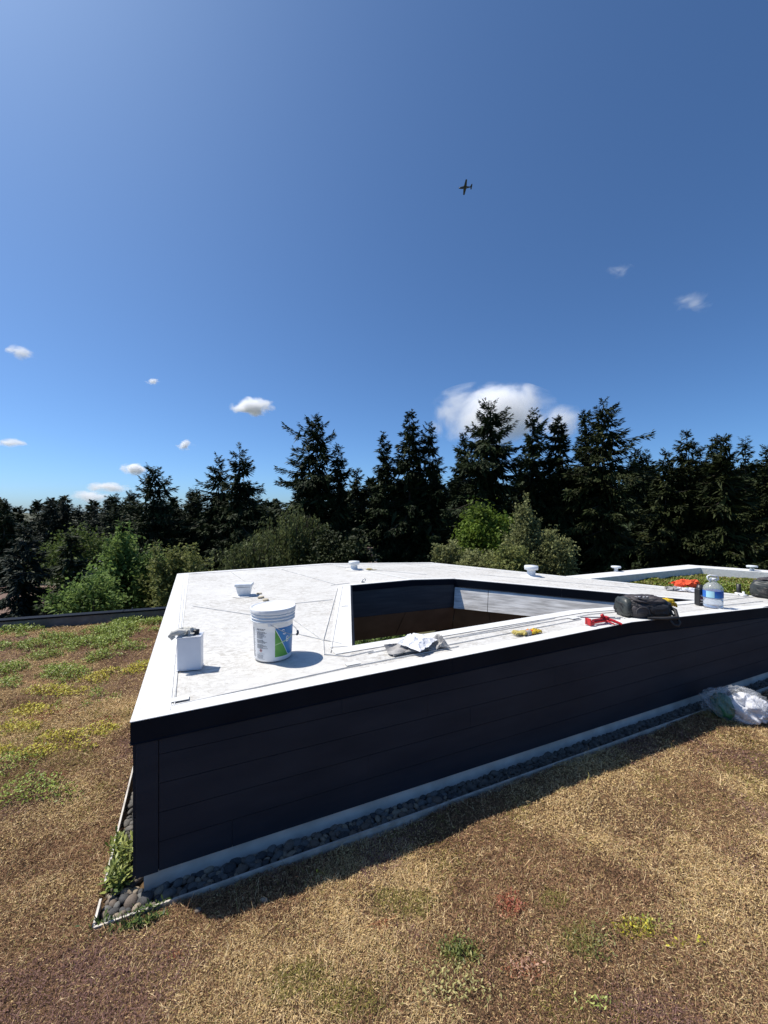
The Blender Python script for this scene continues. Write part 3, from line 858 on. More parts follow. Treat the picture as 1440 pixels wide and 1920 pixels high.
# crumpled white sheet on a grey cloth at the near lip
t, p = put("crumpled_cloth", "crumpled grey jacket with a white paper sheet on the strip before the opening", "cloth", (784, 1219), R(24))
c_ = cloth("grey_fabric", M_GREYCLOTH, t, .46, .16, .055, 21, 64, 34, freq=1.7, base=.004, warp=.06, hfun=lambda u, v: .45+.75*np.abs(u)**1.5); c_.location = (-.01, -.0, 0)
c_ = cloth("grey_sleeve", M_GREYCLOTH, t, .17, .13, .085, 33, 40, 30, freq=1.3, base=.008, warp=.04, hfun=lambda u, v: 1.1-.8*np.maximum(np.abs(u), np.abs(v))**3); c_.location = (.15, -.02, .0); c_.rotation_euler = (0, 0, R(-10))
c_ = cloth("white_sheet", M_WHITECLOTH, t, .25, .21, .028, 44, 64, 54, freq=2.4, base=.062, solid=.0012, hfun=lambda u, v: 1.05-.62*np.clip((u+v)*-.5, 0, 1)-.25*np.abs(u-v)*.5); c_.location = (-.01, .01, .006); c_.rotation_euler = (0, 0, R(30))

# work gloves
t, p = put("work_gloves", "pair of yellow knit work gloves with grey palms on the front strip", "gloves", (990, 1190), R(14))
def glove(cx_, rot, mt, nm):
    q = MB(); M_ = Matrix.Rotation(rot, 3, 'Z')
    q.blob(M_ @ Vector((0, 0, .016)) + Vector((cx_, 0, 0)), (.045, .038, .016), 14, 7, .12, .9, 4, M_)
    for i in range(4):
        a0 = M_ @ Vector((.035, -.027+.018*i, .014)) + Vector((cx_, 0, 0)); a1 = M_ @ Vector((.085-.006*abs(i-1.4), -.034+.023*i, .020)) + Vector((cx_, 0, 0))
        a2 = M_ @ Vector((.098-.008*abs(i-1.4), -.036+.024*i, .006)) + Vector((cx_, 0, 0))
        q.tube([a0, a1, a2], [.0105, .0095, .006], 7)
    a0 = M_ @ Vector((-.005, .030, .014)) + Vector((cx_, 0, 0)); a1 = M_ @ Vector((.025, .062, .014)) + Vector((cx_, 0, 0))
    q.tube([a0, a0.lerp(a1, .6)+Vector((0, 0, .006)), a1], [.011, .010, .006], 7)
    g_ = q.build("glove", mt, t); g_["label"] = nm
    MB().tube([M_ @ Vector((-.03, 0, .015)) + Vector((cx_, 0, 0)), M_ @ Vector((-.075, -.004, .013)) + Vector((cx_, 0, 0))], [.026, .022], 12).build("cuff", M_GREYCLOTH if nm.startswith("y") else M_ORANGE, g_)
glove(.035, R(20), M_YELLOW, "yellow glove")
glove(-.04, R(170), mat("dusty_yellow_knit", (.48, .38, .10), (.32, .27, .10), .9, 40), "dusty glove")

# red caulking gun, wire hooks
t, p = put("caulking_gun", "red caulking gun with grey rod lying on the front strip before the backpack", "caulking gun", (1122, 1172), R(18))
for sy in (-.024, .024):
    MB().bar((-.11, sy, .022), (.075, sy, .03), .007, .010).build("frame_bar", M_RED, t)
q = MB().box((-.115, 0, .034), (.012, .066, .062)); q.build("front_plate", M_RED, t, bevel=.005)
MB().box((-.095, -.012, .026), (.035, .05, .036)).build("front_cradle", M_RED, t, bevel=.006)
MB().box((.085, 0, .04), (.04, .05, .055)).build("gun_body", M_RED, t, bevel=.008)
MB().blob((.045, .0, .075), (.018, .016, .018), 12, 8).build("release_knob", M_RED, t)
MB().tube([(.085, 0, .045), (.12, -.045, .035), (.15, -.09, .018), (.156, -.105, .014)], [.014, .013, .012, .009], 10).build("grip", M_RED, t)
MB().tube([(.065, 0, .04), (.075, -.05, .028), (.095, -.09, .012)], [.008, .008, .006], 8).build("trigger", M_RED, t)
MB().tube([(-.17, .03, .07), (-.02, .012, .062), (.19, -.002, .048)], .0055, 8).build("push_rod", M_STEEL, t)
MB().tube([(-.06, 0, .036), (.06, .0, .04)], .016, 12).build("cartridge", mat("dark_red_tube", (.30, .02, .03), (.2, .015, .02), .5, 25), t)
t, p = put("wire_hook", "bent grey wire hook lying beside the red caulking gun", "hook", (1152, 1162), R(10))
MB().tube([(-.07, .03, .006), (-.02, .01, .008), (.03, -.02, .006), (.05, -.012, .006), (.045, .004, .006)], .005, 7).build("hook", M_STEEL, t)
MB().tube([(.03, .01, .006), (.075, .02, .006), (.10, .01, .007), (.105, -.01, .006)], .0045, 7).build("shank", M_STEEL, t)

# backpack lying on its side
def lump(c, rad, power, seed, amt=.1, n=36, m_=22, fq=2.2):
    """a soft, creased bag shape"""
    vs = []; rg_ = np.random.default_rng(seed); ox, oy = rg_.uniform(0, 99, 2)
    sp = lambda t_: math.copysign(abs(t_)**power, t_)
    th = np.linspace(-math.pi/2, math.pi/2, m_+1); an = np.arange(n)*2*math.pi/n
    for t_ in th:
        for a in an:
            d = Vector((math.cos(t_)*math.cos(a), math.cos(t_)*math.sin(a), math.sin(t_)))
            r_ = 1 + amt*(.5-2.2*abs(float(fbm(d.x*fq*.8+ox+d.z*1.3, d.y*fq+oy-d.z*fq, 3))-.5))
            vs.append(Vector((rad[0]*sp(math.cos(t_))*sp(math.cos(a))*r_, rad[1]*sp(math.cos(t_))*sp(math.sin(a))*r_, rad[2]*sp(math.sin(t_))*r_)) + Vector(c))
    return MB().add(vs, [(i*n+k, i*n+(k+1) % n, (i+1)*n+(k+1) % n, (i+1)*n+k) for i in range(m_) for k in range(n)], True)
def backpack(px, rz, S_, label, seed, main=M_NYLON, accent=None):
    t, p = put("backpack", label, "backpack", px, rz)
    s = S_
    V3 = lambda x_, y_, z_: (x_*s, y_*s, z_*s)
    lump(V3(.0, 0, .085), V3(.225, .125, .088), .66, seed, .5, 56, 34, 3.6).build("main_bag", main, t)
    lump(V3(-.195, 0, .098), V3(.05, .118, .098), .72, seed+1, .2).build("base_pocket", mat("dark_green_grey", (.022, .028, .026), (.045, .05, .048), .45, 20), t)
    lump(V3(-.085, -.112, .080), V3(.085, .04, .062), .7, seed+2, .45).build("side_pocket", M_NYLON_GREY, t)
    lump(V3(.075, -.105, .085), V3(.11, .045, .060), .72, seed+3, .55).build("side_pocket", main, t)
    lump(V3(-.01, -.01, .165), V3(.16, .105, .045), .7, seed+4, .7).build("front_pocket", M_NYLON_GREY, t)
    lump(V3(.13, .01, .112), V3(.11, .10, .055), .75, seed+5, .7).build("top_flap", main, t)
    arc = [V3(-.085+.066*math.cos(a), -.155, .072+.056*math.sin(a)) for a in np.linspace(-.3, math.pi+.3, 16)]
    MB().tube(arc, .0042*s, 6).build("pocket_piping", mat("piping_grey", (.06, .058, .062), rough=.6), t)
    MB().tube([V3(-.19, -.07, .195), V3(-.05, -.10, .205), V3(.08, -.09, .195), V3(.2, -.06, .15)], .0045*s, 6).build("zip", mat("zip_grey", (.14, .14, .14), rough=.4), t)
    MB().tube([V3(-.13, -.13, .12), V3(-.02, -.145, .135), V3(.1, -.145, .125), V3(.2, -.09, .11)], .006*s, 6).build("compression_strap", main, t)
    MB().tube([V3(.02, .03, .195), V3(.06, .02, .215), V3(.11, .01, .212), V3(.14, .0, .18)], .012*s, 8).build("grab_handle", main, t)
    for sy, zz in ((-.06, .03), (.04, .05)):
        pts_ = [V3(.20, sy, .13), V3(.26, sy-.05, .09), V3(.245, sy-.11, zz), V3(.12, sy-.12, .022), V3(-.05, sy-.11, .022)]
        MB().tube(pts_, [.016*s, .02*s, .02*s, .018*s, .012*s], 8).build("shoulder_strap", main, t)
    for i in range(4):
        MB().box(V3(-.105+.04*i, -.065+.012*(i % 2), .213), (.024*s, .014*s, .008*s), R(20*i-15)).build("silver_tag", mat("silver_print", (.55, .55, .56), rough=.4), t, bevel=.002)
    MB().box(V3(-.01, -.12, .150), (.05*s, .012*s, .018*s), R(5)).build("buckle", M_BLACK, t, bevel=.003)
    return t, p
t, p = backpack((1205, 1156), R(-3), .93, "black backpack lying on its side at the roof's front edge", 3)
q = MB()
w0 = [(.20, -.10, .06), (.235, -.14, .02), (.245, -.165, -.02), (.225, -.172, -.045), (.19, -.17, -.04), (.165, -.155, -.005), (.15, -.13, .012)]
q.tube(w0, .012, 8); q.build("hanging_strap", M_NYLON, t)
gl = tag(empty("yellow_glove", tuple(p + Vector((.24, .005, .13)))), "bright yellow glove stuffed into the top of the black backpack", "glove")
MB().blob((0, 0, 0), (.055, .05, .042), 14, 9, .22, .8, 8).build("palm", M_YELLOW, gl)
for i in range(3):
    MB().tube([(.03, -.03+.025*i, .01), (.062, -.035+.028*i, -.006), (.072, -.036+.028*i, -.035)], [.014, .013, .009], 8).build("finger", M_YELLOW, gl)

# black spray bottle/tin and water jug
t, p = put("black_canister", "tall black canister with white lettering beside the clear water jug", "canister", (1312, 1135.5), R(10))
t.scale = (1.15, 1.15, 1.15)
MB().box((0, 0, .085), (.075, .06, .170)).build("body", M_BLACK, t, bevel=.010, seg=3)
MB().lathe([(.030, .168), (.030, .182), (.026, .184), (.024, .205), (.003, .206)], 20).build("cap", M_BLACK, t)
q = MB()
for zz, ww in ((.105, .046), (.094, .03), (.062, .05), (.054, .036), (.034, .048)):
    q.box((0, -.0308, zz), (ww, .001, .006))
q.build("lettering", mat("white_print", (.7, .7, .7), rough=.5), t)["kind"] = "stuff"
MB().box((0, -.0306, .077), (.058, .0008, .010)).build("label_band", mat("maroon_print", (.20, .02, .04), rough=.5), t)
t, p = put("water_jug", "clear plastic water jug with blue label and white handle", "jug", (1337, 1139.5))
M_PET = bpy.data.materials.new("clear_plastic"); M_PET.use_nodes = True
N, L = M_PET.node_tree.nodes, M_PET.node_tree.links
b = N["Principled BSDF"]; b.inputs["Base Color"].default_value = (.93, .95, .98, 1); b.inputs["Roughness"].default_value = .12
tr = N.new("ShaderNodeBsdfTransparent"); tr.inputs[0].default_value = (.90, .93, .97, 1)
ms = N.new("ShaderNodeMixShader"); ms.inputs[0].default_value = .24
L.new(tr.outputs[0], ms.inputs[1]); L.new(b.outputs[0], ms.inputs[2]); L.new(ms.outputs[0], N["Material Output"].inputs[0])
jr = .078
prof = [(.01, .003), (jr*.9, .003), (jr, .014)] + [(jr*(1-.035*(i % 2)), .014+.018*i) for i in range(1, 5)] + [(jr, .095), (jr, .165), (jr*.97, .172), (jr, .18), (jr*.86, .205), (jr*.55, .228), (.026, .243), (.022, .25), (.022, .262)]
t.scale = (1.2, 1.2, 1.2)
MB().lathe(prof, 32).build("shell", M_PET, t)
MB().lathe([(.01, .006), (jr*.88, .006), (jr*.95, .018), (jr*.95, .085), (.003, .086)], 28).build("water", mat("water_fill", (.90, .94, .97), rough=.02, trans=1.0), t)
M_JBLUE = mat("jug_label_blue", (.02, .08, .42), (.03, .20, .55), .4, 18)
MB().lathe([(jr+.0008, .098), (jr+.0008, .162)], 32, cap=False).build("label", M_JBLUE, t)
q = MB()
for a0, a1 in ((-170, -122),):
    vs = []
    for i in range(6):
        a = R(a0+(a1-a0)*i/5); vs += [((jr+.0016)*math.cos(a), (jr+.0016)*math.sin(a), .100), ((jr+.0016)*math.cos(a), (jr+.0016)*math.sin(a), .160)]
    q.add(vs, [(2*i, 2*i+2, 2*i+3, 2*i+1) for i in range(5)])
q.build("label_panel", mat("jug_label_pale", (.35, .62, .72), rough=.4), t)
MB().lathe([(.024, .256), (.026, .258), (.026, .276), (.022, .279), (.002, .28)], 20).build("cap", M_WHITE_PLASTIC, t)
MB().tube([(.026, 0, .25), (.05, 0, .262), (.045, 0, .292), (-.03, 0, .302), (-.055, 0, .292), (-.048, 0, .265), (-.026, 0, .25)], .0075, 8).build("handle", M_WHITE_PLASTIC, t)

# orange jersey on a grey and white cloth
t, p = put("orange_jersey", "bright orange garment heaped on the membrane beyond the water jug", "garment", (1286, 1103), R(8))
c_ = cloth("heap", M_ORANGE, t, .36, .20, .11, 52, 44, 30, freq=1.5, base=.03, warp=.06); c_.location = (.01, .02, .0)
MB().blob((.10, -.02, .05), (.09, .055, .045), 16, 9, .2, .85, 6).build("sleeve", M_ORANGE, t)
MB().blob((-.10, .0, .05), (.09, .06, .045), 16, 9, .2, .85, 12).build("sleeve", M_ORANGE, t)
t, p = put("grey_white_rag", "grey and white rag in front of the orange garment", "rag", (1284, 1109.5), R(-28))
c_ = cloth("white_part", M_WHITECLOTH, t, .36, .12, .05, 61, 44, 26, freq=2.2, base=.008, warp=.05); c_.location = (.06, 0, 0)
c_ = cloth("grey_part", M_GREYCLOTH, t, .20, .13, .06, 62, 34, 26, freq=1.8, base=.008, warp=.05); c_.location = (-.13, 0, 0)

# black pipe, small fitting, second backpack
t, p = put("vent_pipe", "short upright black pipe at the edge of the planted tray", "pipe", (1385, 1113.5))
MB().lathe([(.026, 0), (.026, .135), (.021, .136), (.020, .10), (.001, .1)], 20).build("pipe", M_BLACK, t)
MB().lathe([(.048, 0), (.044, .008), (.028, .014)], 20).build("collar", M_CLEAN, t)
t, p = put("roof_fitting", "small white conical fitting right of the black pipe", "fitting", (1394, 1117))
MB().lathe([(.045, 0), (.042, .012), (.015, .022), (.012, .05), (.002, .052)], 18).build("cone", M_VENT, t)
MB().lathe([(.06, 0), (.058, .004), (.01, .005)], 18).build("flange", M_STEEL, t)
backpack((1441, 1119), R(35), 1.15, "second dark backpack with reddish trim standing at the right picture edge", 17, accent=True)[0]
bk2 = [o for o in COL.objects if o.name.startswith("backpack")][-1]
MB().blob((-.15, -.06, .20), (.05, .05, .018), 12, 7, .2, .8, 4).build("red_trim", mat("faded_red_nylon", (.35, .06, .06), (.25, .05, .05), .8, 20), bk2)

# clear rubbish bag on the grass
pb_ = gp(1388, 1352)
t = tag(empty("plastic_bag", (pb_.x, pb_.y+.05, .0), R(-12)), "clear plastic bag with white and green contents lying by the edging", "bag")
M_FILM = bpy.data.materials.new("plastic_film"); M_FILM.use_nodes = True
N, L = M_FILM.node_tree.nodes, M_FILM.node_tree.links
b = N["Principled BSDF"]; b.inputs["Base Color"].default_value = (.8, .82, .84, 1); b.inputs["Roughness"].default_value = .12
nb = N.new("ShaderNodeTexNoise"); nb.inputs["Scale"].default_value = 16; nb.inputs["Detail"].default_value = 5; nb.inputs["Distortion"].default_value = 1.5
bp = N.new("ShaderNodeBump"); bp.inputs["Strength"].default_value = .9; bp.inputs["Distance"].default_value = .03
L.new(nb.outputs["Fac"], bp.inputs["Height"]); L.new(bp.outputs[0], b.inputs["Normal"])
tr = N.new("ShaderNodeBsdfTransparent"); ms = N.new("ShaderNodeMixShader"); ms.inputs[0].default_value = .17
L.new(tr.outputs[0], ms.inputs[1]); L.new(b.outputs[0], ms.inputs[2]); L.new(ms.outputs[0], N["Material Output"].inputs[0])
def crumple(c, rad, seed, n=44, m_=28, amt=.22, flat=.0, M_=None):
    q = MB(); vs = []
    rg_ = np.random.default_rng(seed); ox, oy = rg_.uniform(0, 99, 2)
    for i in range(m_+1):
        th = -math.pi/2+math.pi*i/m_
        for k in range(n):
            a = 2*math.pi*k/n
            d = Vector((math.cos(th)*math.cos(a), math.cos(th)*math.sin(a), math.sin(th)))
            r_ = 1 + amt*(1-3.2*abs(2*float(fbm(d.x*2.4+ox+d.z*1.4, d.y*2.4+oy-d.z*1.4, 3))-1))*.7
            v = Vector((d.x*rad[0]*r_, d.y*rad[1]*r_, d.z*rad[2]*r_))
            if M_ is not None: v = M_ @ v
            v = v + Vector(c)
            v.z = max(v.z, .008)
            vs.append(v)
    fs = [(i*n+k, i*n+(k+1) % n, (i+1)*n+(k+1) % n, (i+1)*n+k) for i in range(m_) for k in range(n)]
    q.add(vs, fs, True); return q
t.scale = (.9, .9, .95)
crumple((.0, .0, .13), (.27, .16, .15), 3, amt=.42, n=60, m_=36).build("film", M_FILM, t)
crumple((.075, -.03, .115), (.17, .12, .11), 9, amt=.55, n=56, m_=34).build("white_contents", M_WHITECLOTH, t)
crumple((-.135, -.02, .11), (.085, .12, .115), 14, amt=.25).build("green_contents", mat("green_print", (.01, .09, .045), (.02, .14, .06), .4, 9), t)
MB().tube([(-.25, .02, .14), (-.29, .03, .20), (-.31, .035, .185)], [.03, .018, .03], 8).build("knot", M_FILM, t)
MB().tube([(.22, -.09, .06), (.27, -.12, .03), (.31, -.13, .035)], [.05, .025, .035], 8).build("twisted_end", M_FILM, t)

# loose stones on the planting
for px, r_, lab in (((495, 1693), .022, "pale stone lying in the grass just outside the wall's shadow"), ((372, 1712), .02, "dark stone at the tip of the wall's shadow near the corner")):
    p = gp(*px); o = link("stone", stones[1 if r_ > .021 else 3], None, None, (p.x, p.y, .012)); o.scale = (r_,)*3; tag(o, lab, "stone")
# ------------------------------------------------------------------ low planting on the roof
def ell(X, Y, px, py, rx, ry, rot=0.0):
    """1 inside a planted patch whose middle and reach are read off the picture and laid on the roof"""
    c = gp(px, py); ex = abs(rx)/F*c.y; ey = abs(ry)*c.y*c.y/(F*EYE)
    dx, dy = X-c.x, Y-c.y
    return np.clip((1.12-np.sqrt((dx/ex)**2+(dy/ey)**2))*1.8 + (fbm(X*7+px, Y*7, 3)-.5)*2.6, 0, 1)
GREEN = [(215, 1185, 50, 12), (235, 1172, 40, 12), (180, 1205, 70, 10), (190, 1232, 40, 9), (125, 1264, 45, 13), (10, 1258, 34, 13), (35, 1182, 45, 7), (100, 1196, 30, 6), (75, 1232, 40, 7), (150, 1163, 50, 6),
         (60, 1485, 75, 32), (25, 1440, 50, 25), (115, 1500, 35, 18), (15, 1285, 26, 9), (180, 1305, 12, 8), (70, 1212, 40, 8), (285, 1168, 20, 6), (8, 1215, 20, 7), (235, 1216, 34, 8)]
YELLOW = [(65, 1330, 50, 12), (130, 1300, 34, 10), (40, 1365, 45, 14), (110, 1385, 60, 16), (180, 1370, 40, 12), (140, 1405, 40, 9), (12, 1415, 34, 20), (90, 1295, 40, 8), (170, 1275, 40, 8), (210, 1262, 30, 7), (75, 1412, 40, 12),
          (265, 1255, 34, 10), (290, 1245, 20, 9), (1200, 1745, 40, 20), (1290, 1775, 60, 8), (600, 1640, 10, 4)]
REDS = [(85, 1342, 30, 8), (55, 1280, 45, 6), (105, 1460, 26, 8), (960, 1700, 26, 26), (715, 1735, 14, 12), (980, 1815, 45, 26), (110, 1335, 30, 7), (200, 1352, 26, 7), (335, 1800, 24, 14)]
OLIVE = [(1090, 1760, 50, 40), (640, 1880, 90, 40), (1040, 1690, 30, 18), (860, 1785, 36, 22), (760, 1690, 80, 30), (560, 1840, 60, 40)]
def field(lst, X, Y):
    r_ = np.zeros(X.shape)
    for e_ in lst: r_ = np.maximum(r_, ell(X, Y, *e_))
    return r_
def on_roof(X, Y):
    ok = ~inside([C0-D1*.16-D2*.17, FRT-D2*.17, PEND, PK, G0, BF, BL-D1*.16], X, Y)
    return ok & (((X-PA.x)*PN.x + (Y-PA.y)*PN.y) < -.10)
def sample(n, x0, x1, y0, y1):
    X = NR.uniform(x0, x1, n); Y = NR.uniform(y0, y1, n)
    k = on_roof(X, Y) & (np.abs(X) < Y*1.08+.35)
    return X[k], Y[k]
def lerp3(a, c, t): return np.asarray(a)[None, :]*(1-t[:, None]) + np.asarray(c)[None, :]*t[:, None]
# dry blades
parts = [sample(330000, -2.6, 4.2, .9, 2.4), sample(260000, -4.5, 4.2, 2.4, 4.2), sample(90000, -8.5, 5, 4.2, 8.0)]
BX = np.concatenate([q_[0] for q_ in parts]); BY = np.concatenate([q_[1] for q_ in parts])
far = np.clip((BY-1.5)/5, 0, 1)
n = len(BX)
dens = fbm(BX*5+3, BY*5, 4)
k = NR.random(n) < np.clip((dens-.28)*4.0, .15, .9)
BX, BY, far = BX[k], BY[k], far[k]; n = len(BX)
BZ = gheight(BX, BY)
LEN = NR.gamma(3, .0050, n)*(1+far*1.3)*(.55+.9*fbm(BX*4+90, BY*4+3, 3)) + .005
longb = NR.random(n) < .02; LEN[longb] *= 3.0
WID = (.00045 + NR.random(n)*.0006)*(1+far*2.0)
az = NR.uniform(0, 2*np.pi, n) ; el = NR.beta(1.3, 2.4, n)*1.3
bend = NR.normal(0, .9, n)
dirx, diry = np.cos(az), np.sin(az)
dx2, dy2 = np.cos(az+bend), np.sin(az+bend)
base = np.stack([BX, BY, BZ+.001+NR.random(n)*.008], -1)
d1 = np.stack([dirx*np.cos(el), diry*np.cos(el), np.sin(el)], -1)
el2 = el - NR.uniform(.0, .7, n)
d2 = np.stack([dx2*np.cos(el2), dy2*np.cos(el2), np.sin(el2)], -1)
sd = np.stack([-diry, dirx, NR.normal(0, .5, n)], -1); sd /= np.linalg.norm(sd, axis=1)[:, None]
midp = base + d1*(LEN*.5)[:, None]; tip = midp + d2*(LEN*.5)[:, None]
W_ = WID[:, None]
Vb = np.stack([base-sd*W_, base+sd*W_, midp-sd*W_*.85, midp+sd*W_*.85, tip], 1).reshape(-1, 3)
i0 = np.arange(n)*5
Fb = np.stack([np.stack([i0, i0+1, i0+3], -1), np.stack([i0, i0+3, i0+2], -1), np.stack([i0+2, i0+3, i0+4], -1)], 1).reshape(-1, 3)
t1 = np.clip((fbm(BX*1.9+40, BY*1.9, 4)-.38)*4.2, 0, 1); t2 = NR.random(n)
straw = lerp3((.40, .29, .13), (.78, .63, .38), t2**1.3); brown = lerp3((.13, .072, .045), (.40, .245, .14), t2)
pick = (NR.random(n) < .24+.62*t1)[:, None]
colr = np.where(pick, straw, brown)
colr = np.where((NR.random(n) < .06)[:, None], lerp3((.15, .145, .035), (.40, .37, .12), t2), colr)
pur = np.clip((fbm(BX*2.0+7, BY*2.0+70, 4)-.52)*7, 0, 1)
colr = np.where((NR.random(n) < pur*.55)[:, None], lerp3((.12, .062, .058), (.34, .21, .18), t2), colr)
g_ = np.maximum(field(OLIVE, BX, BY), np.clip((fbm(BX*2.6+31, BY*2.6+17, 4)-.56)*6, 0, 1)*.7); colr = np.where((NR.random(n) < g_*.65)[:, None], lerp3((.11, .10, .02), (.30, .27, .07), t2), colr)
y_ = field(YELLOW, BX, BY); colr = np.where((NR.random(n) < y_*.8)[:, None], lerp3((.22, .22, .02), (.48, .42, .08), t2), colr)
r_ = field(REDS, BX, BY); colr = np.where((NR.random(n) < r_*.32)[:, None], lerp3((.24, .06, .035), (.40, .17, .09), t2), colr)
o = link("dry_grass", np_mesh("dry_grass", Vb, Fb, np.repeat(np.minimum(colr*np.array([[1.16, 1.11, 1.08]]), .92), 5, 0)), mat("dry_blade", (1, 1, 1), tint=True, rough=.7, spec=.2, sub=.18))
tag(o, "matted dry grass covering the planted roof", kind="stuff")

# thatch: short broken bits between the blades, one sliver each
parts = [sample(520000, -2.6, 4.2, .9, 2.4), sample(360000, -5, 4.2, 2.4, 4.2), sample(260000, -8.5, 5, 4.2, 8.0)]
BX = np.concatenate([q_[0] for q_ in parts]); BY = np.concatenate([q_[1] for q_ in parts]); n = len(BX)
far = np.clip((BY-1.5)/5, 0, 1)
az = NR.uniform(0, 2*np.pi, n); el = NR.normal(.25, .45, n)
d = np.stack([np.cos(az)*np.cos(el), np.sin(az)*np.cos(el), np.sin(el)], -1)
sd = np.stack([-np.sin(az), np.cos(az), NR.normal(0, .6, n)], -1)
ln_ = ((.004+.010*NR.random(n))*(1+far*1.6))[:, None]; wd_ = ((.0008+.0012*NR.random(n))*(1+far*1.6))[:, None]
b_ = np.stack([BX, BY, gheight(BX, BY)+NR.random(n)*.010], -1)
Vt = np.stack([b_-sd*wd_, b_+sd*wd_, b_+d*ln_], 1).reshape(-1, 3)
t2 = NR.random(n); t1 = np.clip((fbm(BX*1.9+40, BY*1.9, 4)-.38)*4.2, 0, 1)
colr = np.where((NR.random(n) < .12+.5*t1)[:, None], lerp3((.38, .27, .11), (.74, .58, .30), t2), lerp3((.028, .016, .011), (.33, .19, .105), t2**1.3))
pur = np.clip((fbm(BX*2.0+7, BY*2.0+70, 4)-.52)*7, 0, 1)
colr = np.where((NR.random(n) < pur*.5)[:, None], lerp3((.08, .042, .038), (.30, .18, .155), t2), colr)
g_ = field(OLIVE, BX, BY); colr = np.where((NR.random(n) < g_*.5)[:, None], lerp3((.08, .08, .02), (.24, .23, .07), t2), colr)
rr_ = field(REDS, BX, BY); colr = np.where((NR.random(n) < rr_*.3)[:, None], lerp3((.20, .06, .035), (.40, .16, .09), t2), colr)
o = link("thatch", np_mesh("thatch", Vt, np.arange(3*n).reshape(-1, 3), np.repeat(np.minimum(colr*np.array([[1.16, 1.11, 1.08]]), .92), 3, 0)), MATS["dry_blade"])
tag(o, "broken dry thatch lying between the grass blades", kind="stuff")

# sedum leaves
def leaves(name, X, Y, Z, size, colr, up=.6, seed=0, wide=.27):
    rg_ = np.random.default_rng(seed); n_ = len(X)
    az_ = rg_.uniform(0, 2*np.pi, n_); el_ = rg_.uniform(-.1, 1.1, n_)
    d = np.stack([np.cos(az_)*np.cos(el_), np.sin(az_)*np.cos(el_), np.sin(el_)], -1)
    s_ = np.stack([-np.sin(az_), np.cos(az_), rg_.normal(0, .35, n_)], -1); s_ /= np.linalg.norm(s_, axis=1)[:, None]
    b_ = np.stack([X, Y, Z], -1); sz = size[:, None]
    V_ = np.stack([b_, b_+d*sz*.55-s_*sz*wide, b_+d*sz, b_+d*sz*.55+s_*sz*wide], 1).reshape(-1, 3)
    i_ = np.arange(n_)*4
    return np_mesh(name, V_, np.stack([i_, i_+1, i_+2, i_+3], -1), np.repeat(colr, 4, 0))
M_LEAF = mat("sedum_leaf", (1, 1, 1), tint=True, rough=.5, spec=.3, sub=.15)
X1, Y1 = sample(640000, -8.5, 2, 1.2, 8.2)
w = np.maximum(field(GREEN, X1, Y1), field(YELLOW, X1, Y1)*.6)
w = np.maximum(w, np.clip((fbm(X1*3.2+11, Y1*3.2+5, 4)-.64)*7, 0, 1)*(Y1 > 3.6)*.8)
k = NR.random(len(X1)) < w*np.clip(.4+.12*Y1, 0, 1); X1, Y1, w = X1[k], Y1[k], w[k]; n = len(X1)
y_ = field(YELLOW, X1, Y1) > NR.random(n)*.9
t2 = NR.random(n); cg = lerp3((.09, .13, .012), (.34, .42, .07), t2); cy = lerp3((.28, .25, .015), (.62, .55, .07), t2)
hgt = NR.random(n)*(.010+.10*np.clip(w-.2, 0, 1))
sz = (.011+.012*NR.random(n))*(1+np.clip(Y1-2, 0, 6)*.13)
o = link("sedum", leaves("sedum", X1, Y1, gheight(X1, Y1)+hgt, sz, np.where(y_[:, None], cy, cg), seed=2), M_LEAF)
tag(o, "low green and yellow sedum growing in patches", kind="stuff")
# scattered seedlings in the foreground
# planted tray sedum
xs = [p_.x for p_ in (GIN, KIN, TT, KIN+FD*4)]; ys = [p_.y for p_ in (GIN, KIN, TT, KIN+FD*4)]
TX = NR.uniform(min(xs), 8, 120000); TY = NR.uniform(min(ys), max(ys), 120000)
k = inside([GIN+D1*.03, KIN, KIN+FD*4.2, TT+D1*.03], TX, TY) & (TX < TY*1.1+.3); TX, TY = TX[k], TY[k]
def tray_h(X, Y):
    u = (X-GIN.x)*(-FD.y) + (Y-GIN.y)*FD.x       # distance from the near lip
    return .625 + .06*np.clip(fbm(X*2.2, Y*2.2, 3)*2-.8, -.3, 1.4) + .012*fbm(X*12, Y*12, 2)
q = MB().prism([LT(p_)[:2] for p_ in (GIN+D1*.03, TT+D1*.03, KIN+FD*4.2, KIN)], .5, .622).build("tray_soil", M_SOIL, tray)
n = len(TX); t2 = NR.random(n); pt = np.clip((fbm(TX*3, TY*3, 4)-.45)*4, 0, 1)
cg = lerp3((.07, .11, .012), (.22, .28, .035), t2); cb = lerp3((.13, .11, .03), (.27, .23, .06), t2)
colr = np.where((NR.random(n) < .5+.45*pt)[:, None], cg, cb)
o = link("tray_sedum", leaves("tray_sedum", TX, TY, tray_h(TX, TY)-.01+NR.random(n)*.02, .022+.026*NR.random(n), colr, seed=4), M_LEAF)
tag(o, "olive green moss and sedum filling the planted tray", kind="stuff")

